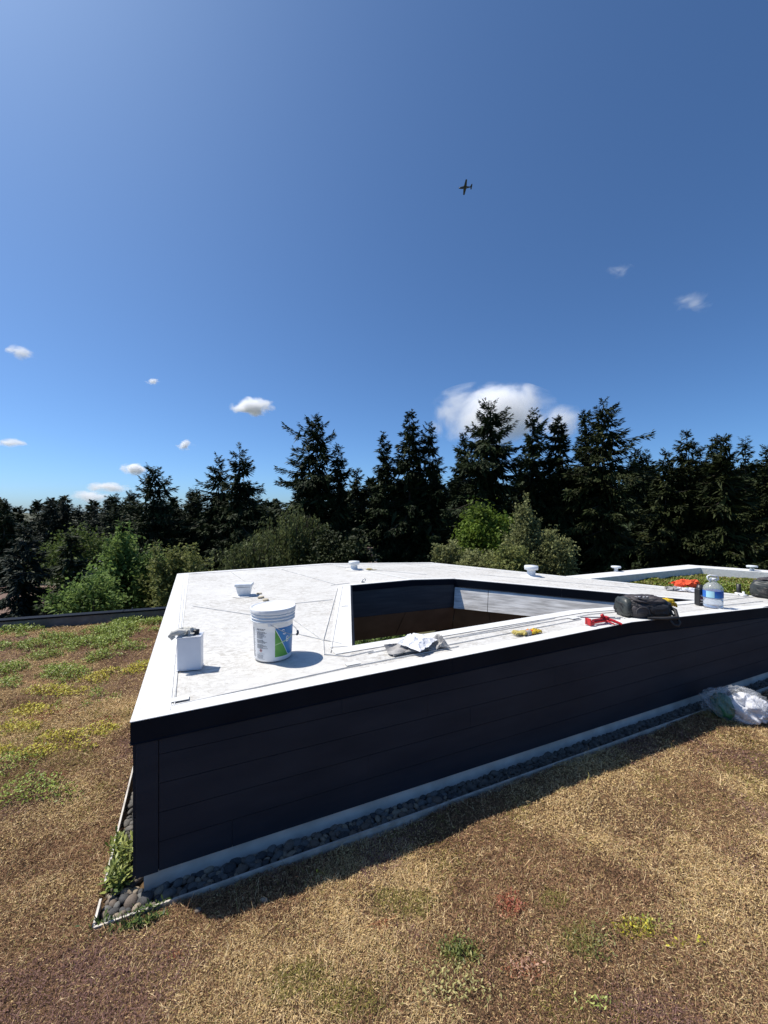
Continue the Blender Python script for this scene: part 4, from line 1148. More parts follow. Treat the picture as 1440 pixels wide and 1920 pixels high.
# weeds at the gravel corner
def weed(label, c, rad, n_, h_, col_a, col_b, seed, blade=.05):
    t_ = tag(empty("weed", tuple(c)), label, "weed", "weeds at the gravel corner")
    rg_ = np.random.default_rng(seed)
    for nm, frac in (("foliage", 1.0),):
        tc_ = rg_.uniform(-1, 1, (16, 2)); th_ = .25+.75*rg_.random(16); ti_ = rg_.integers(0, 16, n_)
        X = (tc_[ti_, 0]*.8+rg_.normal(0, .2, n_))*rad[0]; Y = (tc_[ti_, 1]*.85+rg_.normal(0, .10, n_))*rad[1]
        ca, sa = math.cos(R(24.6)), math.sin(R(24.6))
        X, Y = X*ca-Y*sa, X*sa+Y*ca
        Z = rg_.random(n_)*h_*th_[ti_] - .015
        me_ = leaves("foliage", X, Y, Z, blade*(.5+rg_.random(n_)), lerp3(col_a, col_b, rg_.random(n_)**1.6), seed=seed, wide=.15)
        link("foliage", me_, M_LEAF, t_)
    q_ = MB()
    for i in range(14):
        a_ = rg_.uniform(0, 6.28); r0 = rg_.random()*.7
        x_, y_ = r0*math.cos(a_)*rad[0], r0*math.sin(a_)*rad[1]
        x_, y_ = x_*ca-y_*sa, x_*sa+y_*ca
        q_.tube([(x_, y_, -.01), (x_*1.1, y_*1.1, h_*.5), (x_*1.25, y_*1.25, h_*.9)], [.0022, .0018, .001], 5)
    q_.build("stem", mat("weed_stem", (.16, .15, .05), rough=.7), t_)["kind"] = "stuff"
weed("tall green weed growing in the gravel at the left side wall", C0-D1*.085+D2*.19, (.06, .18), 900, .13, (.07, .11, .018), (.44, .46, .13), 3, .036)
weed("low dark green weed growing outside the edging corner", C0-D1*.01-D2*.185, (.17, .045), 1000, .075, (.025, .055, .012), (.16, .22, .05), 5, .024)
# seedlings among the dry grass
SX, SY, SC = [], [], []
for cx_, cy_, rx_, ry_, n_, ca_, cb_, sd_ in ((850, 1845, 75, 60, 360, (.22, .20, .06), (.48, .44, .19), 6), (862, 1783, 40, 22, 420, (.05, .07, .015), (.20, .22, .06), 7), (1220, 1742, 50, 16, 90, (.18, .2, .04), (.4, .4, .12), 8), (1110, 1770, 60, 40, 260, (.07, .08, .02), (.2, .2, .06), 9), (1120, 1880, 40, 20, 60, (.2, .24, .05), (.45, .48, .15), 10), (960, 1700, 26, 22, 160, (.22, .05, .03), (.40, .16, .09), 12), (985, 1812, 45, 24, 130, (.28, .15, .10), (.52, .32, .22), 13)):
    rg_ = np.random.default_rng(sd_); px_ = rg_.normal(cx_, rx_*.5, n_); py_ = rg_.normal(cy_, ry_*.5, n_)
    G_ = [gp(a_, b_) for a_, b_ in zip(px_, py_)]; SX.append(np.array([g_.x for g_ in G_])); SY.append(np.array([g_.y for g_ in G_])); SC.append(lerp3(ca_, cb_, rg_.random(n_)))
SX, SY, SC = np.concatenate(SX), np.concatenate(SY), np.concatenate(SC)
o = link("seedling_cover", leaves("seedling_cover", SX, SY, gheight(SX, SY)+.006+NR.random(len(SX))*.022, .008+.013*NR.random(len(SX)), SC, seed=9, wide=.2), M_LEAF)
tag(o, "scattered green, yellow and reddish seedlings in the dry grass", kind="stuff")

# ------------------------------------------------------------------ trees
M_BARK = mat("bark", (.045, .035, .028), (.08, .065, .05), .95, 3, .5, 6, stretch=(1, 1, .2))
def foliage_mat(name, a, c, sub=.12, scale=.5):
    return mat(name, a, c, .65, scale, tint=True, spec=.15, sub=sub, lo=.3, hi=.7)
M_FIR = foliage_mat("fir_needles", (.012, .021, .009), (.030, .046, .016), .05)
M_FIR_OLIVE = foliage_mat("olive_fir_needles", (.016, .024, .008), (.038, .048, .015), .04)
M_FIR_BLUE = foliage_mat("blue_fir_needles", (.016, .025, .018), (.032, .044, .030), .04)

def conifer_mesh(seed, H_, Rw, crown0=.16, nb=None, droop=.25, dens=1.0, irregular=.3, lean=0.0, taper=.74, dfull=12.0, spray=.56, top_open=0.0, wd=.15):
    """crown of one conifer: whorls of drooping limbs, each hung with flat sprays of needles"""
    rg_ = np.random.default_rng(seed)
    step_ = .52; nw = int(H_*(1-crown0)/step_); U, A_ = [], []
    for w_ in range(nw):
        z_ = crown0*H_ + (w_+rg_.uniform(-.35, .35))*step_
        k_ = rg_.integers(3, 6)
        a0 = rg_.uniform(0, 6.28)
        for q_ in range(k_):
            U.append(min(.997, max(crown0, (z_+rg_.normal(0, .12))/H_))); A_.append(a0+q_*6.283/k_+rg_.normal(0, .3))
    u = np.array(U); az_ = np.array(A_); nb = len(u)
    dep = (1-u)*H_
    big = np.where(rg_.random(nb) < .10, rg_.uniform(1.1, 1.45, nb), 1.0)
    Lb = Rw*np.clip(dep/dfull, 0, 1)**taper*(1-irregular+rg_.random(nb)*irregular*1.35)*big + .28
    side = rg_.uniform(0, 2*np.pi)
    Lb *= 1 + .20*np.cos(az_-side+dep*.25) + .10*np.sin(dep*1.7+seed)
    skip = rg_.random(nb) < (.05 + top_open*(dep < 8))
    el0 = np.interp(dep, [0, 2, 6, 14, 30], [.9, .45, .12, -.12, -.3]) + rg_.normal(0, .14, nb)
    P, D, SZ = [], [], []
    for i in range(nb):
        if skip[i]: continue
        L_b = Lb[i]; ca, sa = math.cos(az_[i]), math.sin(az_[i])
        m_ = max(14, int((L_b**1.1)*29*dens))
        s = rg_.uniform(.04, 1, m_)**.72
        lat = rg_.uniform(-1, 1, m_)*(.26*L_b*(1.06-s)*np.minimum(1, s*2.5)+.14)
        rad_ = s*L_b*math.cos(el0[i])
        hangd = rg_.random(m_)**2*.55*min(1, L_b/2.5)
        zz = u[i]*H_ + s*L_b*math.sin(el0[i]) - droop*L_b*s**2 + .20*L_b*s**4 - np.abs(lat)*.30 - hangd + rg_.normal(0, .05, m_)
        lean_x = lean*(u[i]**2)*H_
        P.append(np.stack([ca*rad_ - sa*lat + lean_x, sa*rad_ + ca*lat, zz], -1))
        sg = np.sign(lat)*rg_.uniform(.1, 1.0, m_)
        dz = math.sin(el0[i]) - 1.6*droop*s + .7*s**3 - hangd*1.1 + rg_.normal(-.08, .25, m_)
        d = np.stack([ca - sa*sg, sa + ca*sg, dz], -1); d /= np.linalg.norm(d, axis=1)[:, None]
        D.append(d); SZ.append(spray*(.5+.8*rg_.random(m_))*np.interp(dep[i], [0, 2, 8], [.5, .8, 1.0]))
        # broad inner boughs close to the stem
        c_n = max(2, int(L_b*3.2*dens)); s = rg_.uniform(.05, .62, c_n); lat = rg_.normal(0, .16, c_n)*L_b*.6
        rad_ = s*L_b*math.cos(el0[i])
        P.append(np.stack([ca*rad_ - sa*lat + lean_x, sa*rad_ + ca*lat, u[i]*H_ + s*L_b*math.sin(el0[i]) - droop*L_b*s**2 - .1 - rg_.random(c_n)*.35], -1))
        d = np.stack([ca+rg_.normal(0, .6, c_n), sa+rg_.normal(0, .6, c_n), rg_.normal(-.5, .5, c_n)], -1); d /= np.linalg.norm(d, axis=1)[:, None]
        D.append(d); SZ.append((spray*2.8*(.6+.6*rg_.random(c_n)))*np.interp(dep[i], [0, 2, 8], [.3, .65, 1.0]))
    P = np.concatenate(P); D = np.concatenate(D); SZ = np.concatenate(SZ); n_ = len(P)
    sd_ = np.cross(D, np.stack([rg_.normal(0, .6, n_), rg_.normal(0, .6, n_), np.ones(n_)], -1)); sd_ /= np.linalg.norm(sd_, axis=1)[:, None]+1e-9
    z_ = SZ[:, None]
    V_ = np.stack([P-D*z_*.35, P-sd_*z_*wd+D*z_*.10, P+D*z_*.75 - np.array([0, 0, .12])*z_, P+sd_*z_*wd+D*z_*.10], 1).reshape(-1, 3)
    i_ = np.arange(n_)*4
    tint_ = (.6 + .8*rg_.random(n_))[:, None]*np.array([[1, 1, 1.]])
    tint_ = tint_*np.where(rg_.random((n_, 1)) < .06, np.array([[1.4, 1.1, .8]]), 1.0)
    return np_mesh("crown", V_, np.stack([i_, i_+1, i_+2, i_+3], -1), np.repeat(tint_, 4, 0)), (u[~skip], az_[~skip], el0[~skip], Lb[~skip])
def conifer(name, label, px, py, Z, seed, Rw, mt=M_FIR, group="tall firs behind the roof", base_z=GROUND_Z, **kw):
    top = at(px, py, Z); H_ = top.z - base_z
    t_ = tag(empty(name, (top.x, Z, base_z)), label, "tree", group)
    t_.rotation_euler = (0, 0, random.Random(seed).uniform(0, 6.28))
    me_, br = conifer_mesh(seed, H_, Rw*.84, **kw)
    link("crown", me_, mt, t_)
    lean = kw.get("lean", 0)
    q_ = MB(); r0 = .011*H_+.06
    q_.tube([(lean*(s*s)*H_, 0, s*H_*.985) for s in np.linspace(0, 1, 9)], [r0*(1-s)**1.15+.008 for s in np.linspace(0, 1, 9)], 8)
    q_.build("trunk", M_BARK, t_)
    q_ = MB()
    for u_, a_, e_, L_b in list(zip(*br))[::3]:
        pts = []
        for s in (0, .35, .7, .95):
            pts.append((lean*u_*u_*H_+math.cos(a_)*s*L_b*math.cos(e_), math.sin(a_)*s*L_b*math.cos(e_), u_*H_+s*L_b*math.sin(e_)-kw.get("droop", .25)*L_b*s*s+.20*L_b*s**4))
        r_ = .012*L_b+.015
        q_.tube(pts, [r_, r_*.7, r_*.4, r_*.15], 4, cap=False)
    q_.build("limb", M_BARK, t_)["kind"] = "stuff"
    return t_

FIRS = [  # label, column, row of the tip, distance, crown radius, settings
 ("tall dark fir at the left picture edge", 8, 930, 62, 5.2, {}),
 ("near spruce with layered pale branches at the far left, before the tall edge fir", 44, 972, 34, 4.0, dict(dens=1.1, droop=.35)),
 ("bushy distant fir with a double top near the left edge", 95, 932, 85, 5.6, dict(irregular=.4)),
 ("distant fir whose tip shows right of the bushy double top", 118, 934, 88, 4.0, {}),
 ("pyramid shaped dark spruce before the round green tree at left", 133, 986, 33, 3.4, dict(dens=1.3, droop=.42, taper=.9)),
 ("small distant fir in the low left ridge, first before the broad lone fir", 148, 944, 92, 4.4, {}),
 ("dark distant fir in the low left ridge with a blunt top", 176, 946, 90, 4.6, dict(irregular=.45)),
 ("distant pointed fir left of the broad lone fir", 199, 934, 86, 4.0, {}),
 ("slender fir tip just left of the broad lone fir", 219, 924, 74, 3.6, {}),
 ("dark fir leaning against the left flank of the broad lone fir", 243, 916, 66, 4.2, {}),
 ("broad lone fir with airy spreading limbs left of the raised roof", 287, 870, 52, 5.0, dict(irregular=.4, dens=1.1, droop=.2, dfull=9, taper=.6)),
 ("shorter dark fir on the left shoulder of the twin firs", 362, 905, 55, 4.2, {}),
 ("left one of the twin firs with interlocked crowns", 410, 850, 52, 4.8, dict(irregular=.45)),
 ("right one of the twin firs with long limbs reaching right", 449, 832, 50, 5.3, dict(irregular=.5, dens=1.1, lean=.0)),
 ("tall ragged fir with wide upper limbs above the willow", 592, 772, 48, 5.2, dict(irregular=.5, dens=1.1, droop=.16, top_open=.04, dfull=10, taper=.65)),
 ("crooked fir with a long bare limb pointing up to the right", 634, 826, 48, 3.8, dict(irregular=.55, dens=1.0, top_open=.12)),
 ("low bushy fir right of the crooked fir", 668, 872, 52, 4.0, dict(dens=1.2)),
 ("thin fir standing alone between two gaps of sky", 718, 804, 50, 3.0, dict(irregular=.45, dens=1.05)),
 ("tall narrow fir with a sharp spire, left of the large cloud", 768, 762, 50, 4.3, dict(dens=1.0, taper=.85, dfull=12)),
 ("flat topped fir touching the left end of the large cloud", 806, 790, 49, 4.0, dict(irregular=.5, top_open=.1)),
 ("sparse thin fir at the left foot of the broad cloud fir", 870, 802, 52, 2.7, dict(irregular=.45, dens=1.0)),
 ("broadest tall fir in front of the large cloud", 914, 747, 47, 5.0, dict(irregular=.5, dens=1.0, droop=.16, dfull=8, taper=.6)),
 ("slender symmetrical fir against the right part of the large cloud", 998, 758, 49, 2.8, dict(dens=.95, droop=.12, dfull=9)),
 ("dense conical fir right of the large cloud", 1047, 771, 48, 3.7, dict(dens=1.25, irregular=.2)),
 ("fir with a stubby top leaning on the big right fir", 1097, 760, 50, 3.6, dict(irregular=.5)),
 ("highest fir of all with limbs sweeping out to the right", 1131, 745, 46, 5.0, dict(irregular=.5, dens=1.1, dfull=9)),
 ("low fir tip in the dip right of the highest fir", 1195, 836, 60, 4.2, dict(dens=1.1)),
 ("second low fir tip in the dip right of the highest fir", 1213, 842, 62, 3.6, {}),
 ("olive fir with a needle thin tip right of the dip", 1248, 838, 50, 4.6, dict(dens=1.2)),
 ("fir with open layered top left of the dense right hand group", 1287, 798, 50, 4.0, dict(irregular=.4, top_open=.1)),
 ("small fir squeezed between the right hand firs", 1312, 832, 54, 3.2, {}),
 ("thin fir tip left of the dense olive fir", 1336, 815, 56, 3.2, {}),
 ("dense olive fir in the right hand group", 1357, 808, 46, 4.6, dict(dens=1.25, irregular=.25)),
 ("airy fir with a see through top near the right picture edge", 1398, 812, 52, 3.4, dict(irregular=.5, dens=.8, top_open=.1)),
 ("fir cut by the right picture edge", 1440, 828, 50, 4.4, {}),
]
OLIVE_SET = {1131, 1248, 1357, 1287, 1440, 1312}
for i, (lab, px, py, Z, Rw, kw) in enumerate(FIRS):
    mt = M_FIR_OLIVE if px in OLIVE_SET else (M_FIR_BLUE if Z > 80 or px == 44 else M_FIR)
    conifer("fir_tree", lab, px, py, Z, 100+i, Rw, mt, **kw)

# the wood behind them, one dark mass
VV, FF, TT_, off_ = [], [], [], 0
for i in range(70):
    px = -200 + 1840*(i/69)**1.12 + rnd.uniform(-14, 14)
    py = np.interp(px, [-260, 0, 300, 560, 900, 1180, 1440, 1700], [938, 938, 938, 920, 885, 880, 870, 880]) + rnd.uniform(-14, 22)
    Z = rnd.uniform(95, 125) if px < 420 else rnd.uniform(66, 84)
    tp = at(px, py, Z); H_ = tp.z - GROUND_Z
    me_, _ = conifer_mesh(900+i, H_, 5.2, dens=.12, spray=1.3, crown0=.12, dfull=10, wd=.2)
    A = np.empty(len(me_.vertices)*3, np.float32); me_.vertices.foreach_get("co", A); A = A.reshape(-1, 3) + np.array([tp.x, Z, GROUND_Z])
    B_ = np.empty(len(me_.loops), np.int32); me_.loops.foreach_get("vertex_index", B_)
    VV.append(A); FF.append(B_.reshape(-1, 4)+off_); off_ += len(A)
    bpy.data.meshes.remove(me_)
VV = np.concatenate(VV)
o = link("far_wood", np_mesh("far_wood", VV, np.concatenate(FF), np.ones((len(VV), 3))), M_FIR)
tag(o, "dark mass of woodland behind the firs", kind="stuff")

# broadleaved trees and shrubs
def broadleaf(name, label, c, base_z, rad, seed, mt, n_clump=120, per=70, leaf=.16, clump_r=.55, hang=0.0, shape=1.0, cat="tree", group=None, upright=0.0, bark=M_BARK, limbs=26, shell=.45, dome=False):
    """c: crown centre, rad: crown half sizes"""
    rg_ = np.random.default_rng(seed); c = Vector(c)
    t_ = tag(empty(name, (c.x, c.y, base_z)), label, cat, group)
    cz = c.z - base_z
    d = rg_.normal(0, 1, (n_clump, 3)); d /= np.linalg.norm(d, axis=1)[:, None]
    rr = (shell + (1-shell)*rg_.random(n_clump)**.6)*(1+.30*np.sin(d[:, 0]*5+seed)*np.cos(d[:, 2]*4+seed*2)+.18*np.sin(d[:, 1]*7+d[:, 0]*6+seed*3))
    if dome: d[:, 2] = np.abs(d[:, 2])*1.0 - .15
    Cc = d*rr[:, None]*np.array(rad)
    if shape != 1.0:                                 # narrower towards the top
        f_ = np.interp(Cc[:, 2]/rad[2], [-1, .2, 1], [1.0, .9, shape]); Cc[:, 0] *= f_; Cc[:, 1] *= f_
    Cc[:, 2] += cz
    k_ = rg_.integers(per//2, per*3//2, n_clump)
    ci = np.repeat(np.arange(n_clump), k_); n_ = len(ci)
    off = rg_.normal(0, .5, (n_, 3))*clump_r*(.6+.8*rg_.random(n_clump))[ci][:, None]
    off[:, 2] *= .75
    if hang: 
        tt = rg_.random(n_); ph = rg_.integers(0, 9, n_)
        hx = np.sin(ph*7.1+ci*1.7)*clump_r*.75; hy = np.cos(ph*5.3+ci*2.9)*clump_r*.75
        off = np.stack([hx*(1+.2*tt)+rg_.normal(0, .04, n_), hy*(1+.2*tt)+rg_.normal(0, .04, n_), -tt*hang*(.5+.6*np.abs(np.sin(ph*3.3+ci)))], -1)
    if upright:
        tt = rg_.random(n_); ph = rg_.integers(0, 5, n_)
        hx = np.sin(ph*7.1+ci*1.7)*clump_r*.55; hy = np.cos(ph*5.3+ci*2.9)*clump_r*.55
        off = np.stack([hx*(.3+.7*tt)+rg_.normal(0, .07, n_), hy*(.3+.7*tt)+rg_.normal(0, .07, n_), (tt-.5)*upright], -1)
    P = Cc[ci] + off
    D = rg_.normal(0, 1, (n_, 3)) + (np.array([0, 0, -1.6]) if hang else np.array([0, 0, -.25])); D /= np.linalg.norm(D, axis=1)[:, None]
    up_ = rg_.normal(0, .6, (n_, 3)) + np.array([0, 0, 1.0])
    sd_ = np.cross(D, up_); sd_ /= np.linalg.norm(sd_, axis=1)[:, None]+1e-9
    z_ = (leaf*(.6+.8*rg_.random(n_)))[:, None]; wd = .16 if hang else .34
    V_ = np.stack([P-D*z_*.5, P-sd_*z_*wd, P+D*z_*.5, P+sd_*z_*wd], 1).reshape(-1, 3)
    i_ = np.arange(n_)*4
    tint_ = ((.7+.5*rg_.random(n_clump))[ci]*(.75+.5*rg_.random(n_)))[:, None]*np.ones((1, 3))
    link("crown", np_mesh("crown", V_, np.stack([i_, i_+1, i_+2, i_+3], -1), np.repeat(tint_, 4, 0)), mt, t_)
    q_ = MB(); r0 = .05+.014*cz
    q_.tube([(0, 0, 0), (.1, .05, cz*.5), (0, 0, cz*.95)], [r0, r0*.75, r0*.35], 8); q_.build("trunk", bark, t_)
    q_ = MB()
    for i in range(min(limbs, n_clump)):
        e_ = Cc[i]; b0 = Vector((0, 0, cz*.45+ .4*max(0, e_[2]-cz*.5)))
        q_.tube([b0, b0.lerp(Vector(e_), .5)+Vector((0, 0, .15)), Vector(e_)], [r0*.35, r0*.2, .015], 5, cap=False)
    q_.build("limb", bark, t_)["kind"] = "stuff"
    return t_
M_POPLAR = foliage_mat("poplar_leaf", (.09, .15, .035), (.22, .30, .085), .42, 1.2)
M_OLIVELEAF = foliage_mat("olive_leaf", (.12, .145, .042), (.25, .26, .09), .4, 1.2)
M_MAPLE = foliage_mat("maple_leaf", (.085, .135, .018), (.17, .24, .04), .35, .9)
M_WILLOW = foliage_mat("willow_leaf", (.070, .090, .032), (.15, .17, .065), .35, .9)
M_GREYLEAF = foliage_mat("grey_green_leaf", (.14, .155, .06), (.29, .30, .13), .4, 1.2)
def crown_at(px, py, Z, rx, rz):       # crown from picture centre and half sizes in pixels
    return at(px, py, Z), (rx/F*Z, rx/F*Z*.9, rz/F*Z)
def bl(name, label, px, py, Z, rx, rz, seed, mt, **kw):
    c, rad = crown_at(px, py, Z, rx, rz)
    return broadleaf(name, label, c, GROUND_Z, rad, seed, mt, **kw)
bl("round_tree", "round light green tree behind the pyramid shaped spruce", 140, 1058, 44, 58, 62, 3, foliage_mat("lime_leaf", (.055, .085, .02), (.13, .17, .045), .35, .9), n_clump=110, per=70, leaf=.30, clump_r=1.1, group="broadleaved trees behind the roof")
bl("poplar_tree", "leafy upright green poplar left of the raised roof's far corner", 225, 1092, 20, 54, 84, 4, M_POPLAR, n_clump=190, per=70, leaf=.17, clump_r=.5, upright=1.9, shape=.4, shell=.15, group="broadleaved trees behind the roof")
bl("poplar_tree", "smaller pale leafed poplar behind the parapet, lowest of the leafy trees", 170, 1128, 16, 52, 34, 14, M_POPLAR, n_clump=90, per=60, leaf=.14, clump_r=.45, group="broadleaved trees behind the roof")
bl("olive_shrub", "dense olive green shrub behind the left rear corner of the raised roof", 340, 1098, 19, 64, 68, 5, M_OLIVELEAF, n_clump=200, per=70, leaf=.13, clump_r=.5, upright=1.3, shape=.6, shell=.15, cat="shrub", group="shrubs behind the roof")
bl("olive_shrub", "narrow olive shrub between the poplar and the dense olive shrub", 278, 1106, 20, 44, 62, 15, M_POPLAR, n_clump=150, per=64, leaf=.14, clump_r=.5, upright=1.5, shape=.45, shell=.15, cat="shrub", group="shrubs behind the roof")
conifer("weeping_cedar", "small weeping cedar rising over the poplar and olive shrubs", 290, 1004, 30, 71, 2.6, M_FIR_BLUE, droop=.75, dens=1.3, group="small conifers")
bl("willow_tree", "weeping willow with hanging strands below the tall ragged fir", 556, 1000, 33, 66, 62, 6, M_WILLOW, n_clump=74, per=190, leaf=.30, clump_r=.7, hang=5.2, group="broadleaved trees behind the roof", limbs=80, dome=True, shell=.3)
bl("willow_tree", "lower drooping willow left of the larger willow", 470, 1036, 30, 56, 40, 16, M_WILLOW, n_clump=60, per=160, leaf=.28, clump_r=.65, hang=3.8, group="broadleaved trees behind the roof", limbs=60, dome=True, shell=.3)
bl("maple_tree", "bright green maple under the broadest tall fir", 912, 1004, 34, 50, 58, 7, M_MAPLE, n_clump=90, per=110, leaf=.26, clump_r=.85, shell=.2, shape=.6, group="broadleaved trees behind the roof")
bl("grey_shrub", "tall feathery grey green shrub right of the maple", 985, 1030, 25, 44, 68, 8, M_GREYLEAF, n_clump=150, per=80, leaf=.15, clump_r=.6, upright=1.6, cat="shrub", group="shrubs behind the roof", shape=.35, shell=.15)
bl("grey_shrub", "broad grey green shrub at the right end of the leafy row", 1038, 1050, 24, 42, 46, 38, M_GREYLEAF, n_clump=130, per=80, leaf=.15, clump_r=.6, upright=1.3, cat="shrub", group="shrubs behind the roof", shape=.5, shell=.15)
bl("grey_shrub", "low olive shrub before the tall feathery one", 955, 1062, 22, 44, 34, 39, M_OLIVELEAF, n_clump=110, per=70, leaf=.14, clump_r=.55, upright=1.0, cat="shrub", group="shrubs behind the roof", shape=.6, shell=.15)
bl("grey_shrub", "small grey green shrub left of the maple", 842, 1058, 26, 34, 40, 9, M_GREYLEAF, n_clump=90, per=70, leaf=.15, clump_r=.5, upright=.6, cat="shrub", group="shrubs behind the roof")
bl("grey_shrub", "low grey green shrub before the maple at the roof edge", 905, 1070, 24, 50, 34, 19, M_GREYLEAF, n_clump=120, per=80, leaf=.15, clump_r=.5, upright=.6, cat="shrub", group="shrubs behind the roof")
bl("dark_shrub", "dark shrub growing behind the roof under the crooked fir", 640, 1050, 30, 60, 46, 29, M_FIR_OLIVE, n_clump=120, per=80, leaf=.25, clump_r=.8, cat="shrub", group="shrubs behind the roof")
# garden shrub seen through the light well
c = at(705, 1202, 15)
broadleaf("garden_shrub", "sunlit green shrub glimpsed through the bottom of the light well", (c.x, 15, c.z-.9), GROUND_Z, (1.2, .9, 1.6), 31, foliage_mat("garden_leaf", (.09, .15, .03), (.18, .24, .07), .2, 3), n_clump=90, per=60, leaf=.12, clump_r=.4, cat="shrub")

# ------------------------------------------------------------------ houses among the trees
def house(label, px, py, Z, w, dpt, eave, rise, rz, roof_c, wall_c, seed, chimney=False):
    rd = at(px, py, Z)                       # picture point of the ridge
    base = rd.z - eave - rise
    if base > GROUND_Z: eave += base - GROUND_Z; base = GROUND_Z
    t_ = tag(empty("house", (rd.x, Z, base), rz), label, "house", "houses among the trees")
    MB().box((0, 0, eave/2), (w, dpt, eave)).build("wall", mat("house_wall_%d" % seed, wall_c, tuple(v*1.2 for v in wall_c), .85, 1), t_)
    o_ = .5
    rm = mat("house_roof_%d" % seed, roof_c, tuple(v*1.35 for v in roof_c), .9, 3, .6, 10)
    r_ = MB()
    for s_ in (-1, 1):
        vs = [(-w/2-o_, s_*(dpt/2+o_), eave-.25), (w/2+o_, s_*(dpt/2+o_), eave-.25), (w/2+o_, 0, eave+rise), (-w/2-o_, 0, eave+rise)]
        r_.add(vs + [(x_, y_, z_-.18) for x_, y_, z_ in vs], [(0, 1, 2, 3), (7, 6, 5, 4), (0, 4, 5, 1), (1, 5, 6, 2), (2, 6, 7, 3), (3, 7, 4, 0)])
    ro = r_.build("roof", rm, t_)
    for s_ in (-1, 1):
        MB().add([(s_*w/2, -dpt/2, eave), (s_*w/2, dpt/2, eave), (s_*w/2, 0, eave+rise-.2)], [(0, 1, 2) if s_ > 0 else (2, 1, 0)]).build("gable", MATS["house_wall_%d" % seed], t_)
    if chimney:
        MB().box((w*.42, 0, eave+rise+.3), (.6, .6, 1.8)).build("chimney", mat("chimney_brick", (.16, .10, .08), (.22, .15, .12), .9, 8), ro)
    for k_ in range(2):
        wn_ = MB().box((-w*.25+k_*w*.5, -dpt/2-.02, eave*.6), (1.2, .08, 1.2)).build("window", mat("window_frame", (.5, .5, .5), rough=.5), t_)
        MB().box((-w*.25+k_*w*.5, -dpt/2-.07, eave*.6), (1.0, .03, 1.0)).build("pane", mat("window_pane", (.03, .035, .04), rough=.1), wn_)
house("house with brown shingle roof behind the near spruce at left", 84, 1098, 46, 9, 7, 3, 2.0, R(12), (.16, .10, .075), (.12, .09, .075), 1)
house("house with pale grey roof seen right of the round green tree", 182, 1046, 58, 5, 5, 3, 1.4, R(-14), (.10, .105, .11), (.10, .10, .105), 2)
house("grey roofed house below the pale grey one", 182, 1068, 44, 4, 4.5, 3, 1.3, R(35), (.085, .09, .095), (.09, .09, .095), 3)
house("brown roofed house with chimney just above the rear roof edge", 668, 1048, 42, 3.4, 6, 3, 1.0, R(3), (.19, .14, .115), (.2, .15, .12), 4, True)

# ------------------------------------------------------------------ aeroplane
pa_ = at(873, 351.5, 300)
pl = tag(empty("propeller_plane", tuple(pa_)), "dark twin tailed off grey propeller plane flying high in the blue sky", "aeroplane")
pl["label"] = "small dark propeller plane flying high in the blue sky"
pl.rotation_euler = (R(5), R(2), R(180-3)); pl.scale = (.93, .93, .93)
M_PLANE = mat("dark_aircraft_paint", (.05, .06, .075), (.08, .09, .11), .4, .4)
def sec(x_, ry, rz_, zc, n=14): return [(x_, ry*math.cos(2*math.pi*k/n), zc+rz_*math.sin(2*math.pi*k/n)) for k in range(n)]
secs = [sec(5.4, .15, .15, -.05), sec(5.0, .5, .5, -.05), sec(3.6, .75, .8, 0), sec(1.5, .85, 1.0, .1), sec(-.5, .8, .95, .1), sec(-2.8, .45, .5, .1), sec(-5.0, .18, .22, .15)]
vs = [p_ for s_ in secs for p_ in s_]; n = 14
fs = [(i*n+k, (i+1)*n+k, (i+1)*n+(k+1) % n, i*n+(k+1) % n) for i in range(len(secs)-1) for k in range(n)] + [tuple(range(n)), tuple(reversed(range((len(secs)-1)*n, len(secs)*n)))]
MB().add(vs, fs, True).build("fuselage", M_PLANE, pl)
def wing(s_, y0, y1, x0, c0, x1, c1, z0, z1, th, name):
    a = [(x0, s_*y0, z0), (x0-c0*.4, s_*y0, z0+th), (x0-c0, s_*y0, z0), (x0-c0*.4, s_*y0, z0-th*.6)]
    c = [(x1, s_*y1, z1), (x1-c1*.4, s_*y1, z1+th*.5), (x1-c1, s_*y1, z1), (x1-c1*.4, s_*y1, z1-th*.3)]
    MB().add(a+c, [(0, 1, 5, 4), (1, 2, 6, 5), (2, 3, 7, 6), (3, 0, 4, 7), (3, 2, 1, 0), (4, 5, 6, 7)]).build(name, M_PLANE, pl)
for s_ in (-1, 1):
    wing(s_, .5, 7.0, 1.7, 2.4, 1.0, 1.2, -.35, .15, .18, "wing")
    wing(s_, .1, 2.5, -3.9, 1.3, -4.3, .8, .25, .3, .08, "tailplane")
MB().add([(-3.4, .06, .3), (-5.2, .06, .3), (-5.4, .04, 2.1), (-4.6, .04, 2.1), (-3.4, -.06, .3), (-5.2, -.06, .3), (-5.4, -.04, 2.1), (-4.6, -.04, 2.1)], [(0, 3, 2, 1), (4, 5, 6, 7), (0, 1, 5, 4), (1, 2, 6, 5), (2, 3, 7, 6), (3, 0, 4, 7)]).build("tail_fin", M_PLANE, pl)
MB().blob((1.2, 0, 1.0), (1.4, .45, .45), 14, 8).build("canopy", mat("canopy_glass", (.05, .06, .08), rough=.1), pl)
MB().bar((5.5, -1.3, -.05), (5.5, 1.3, -.05), .05, .2).build("propeller", M_BLACK, pl)

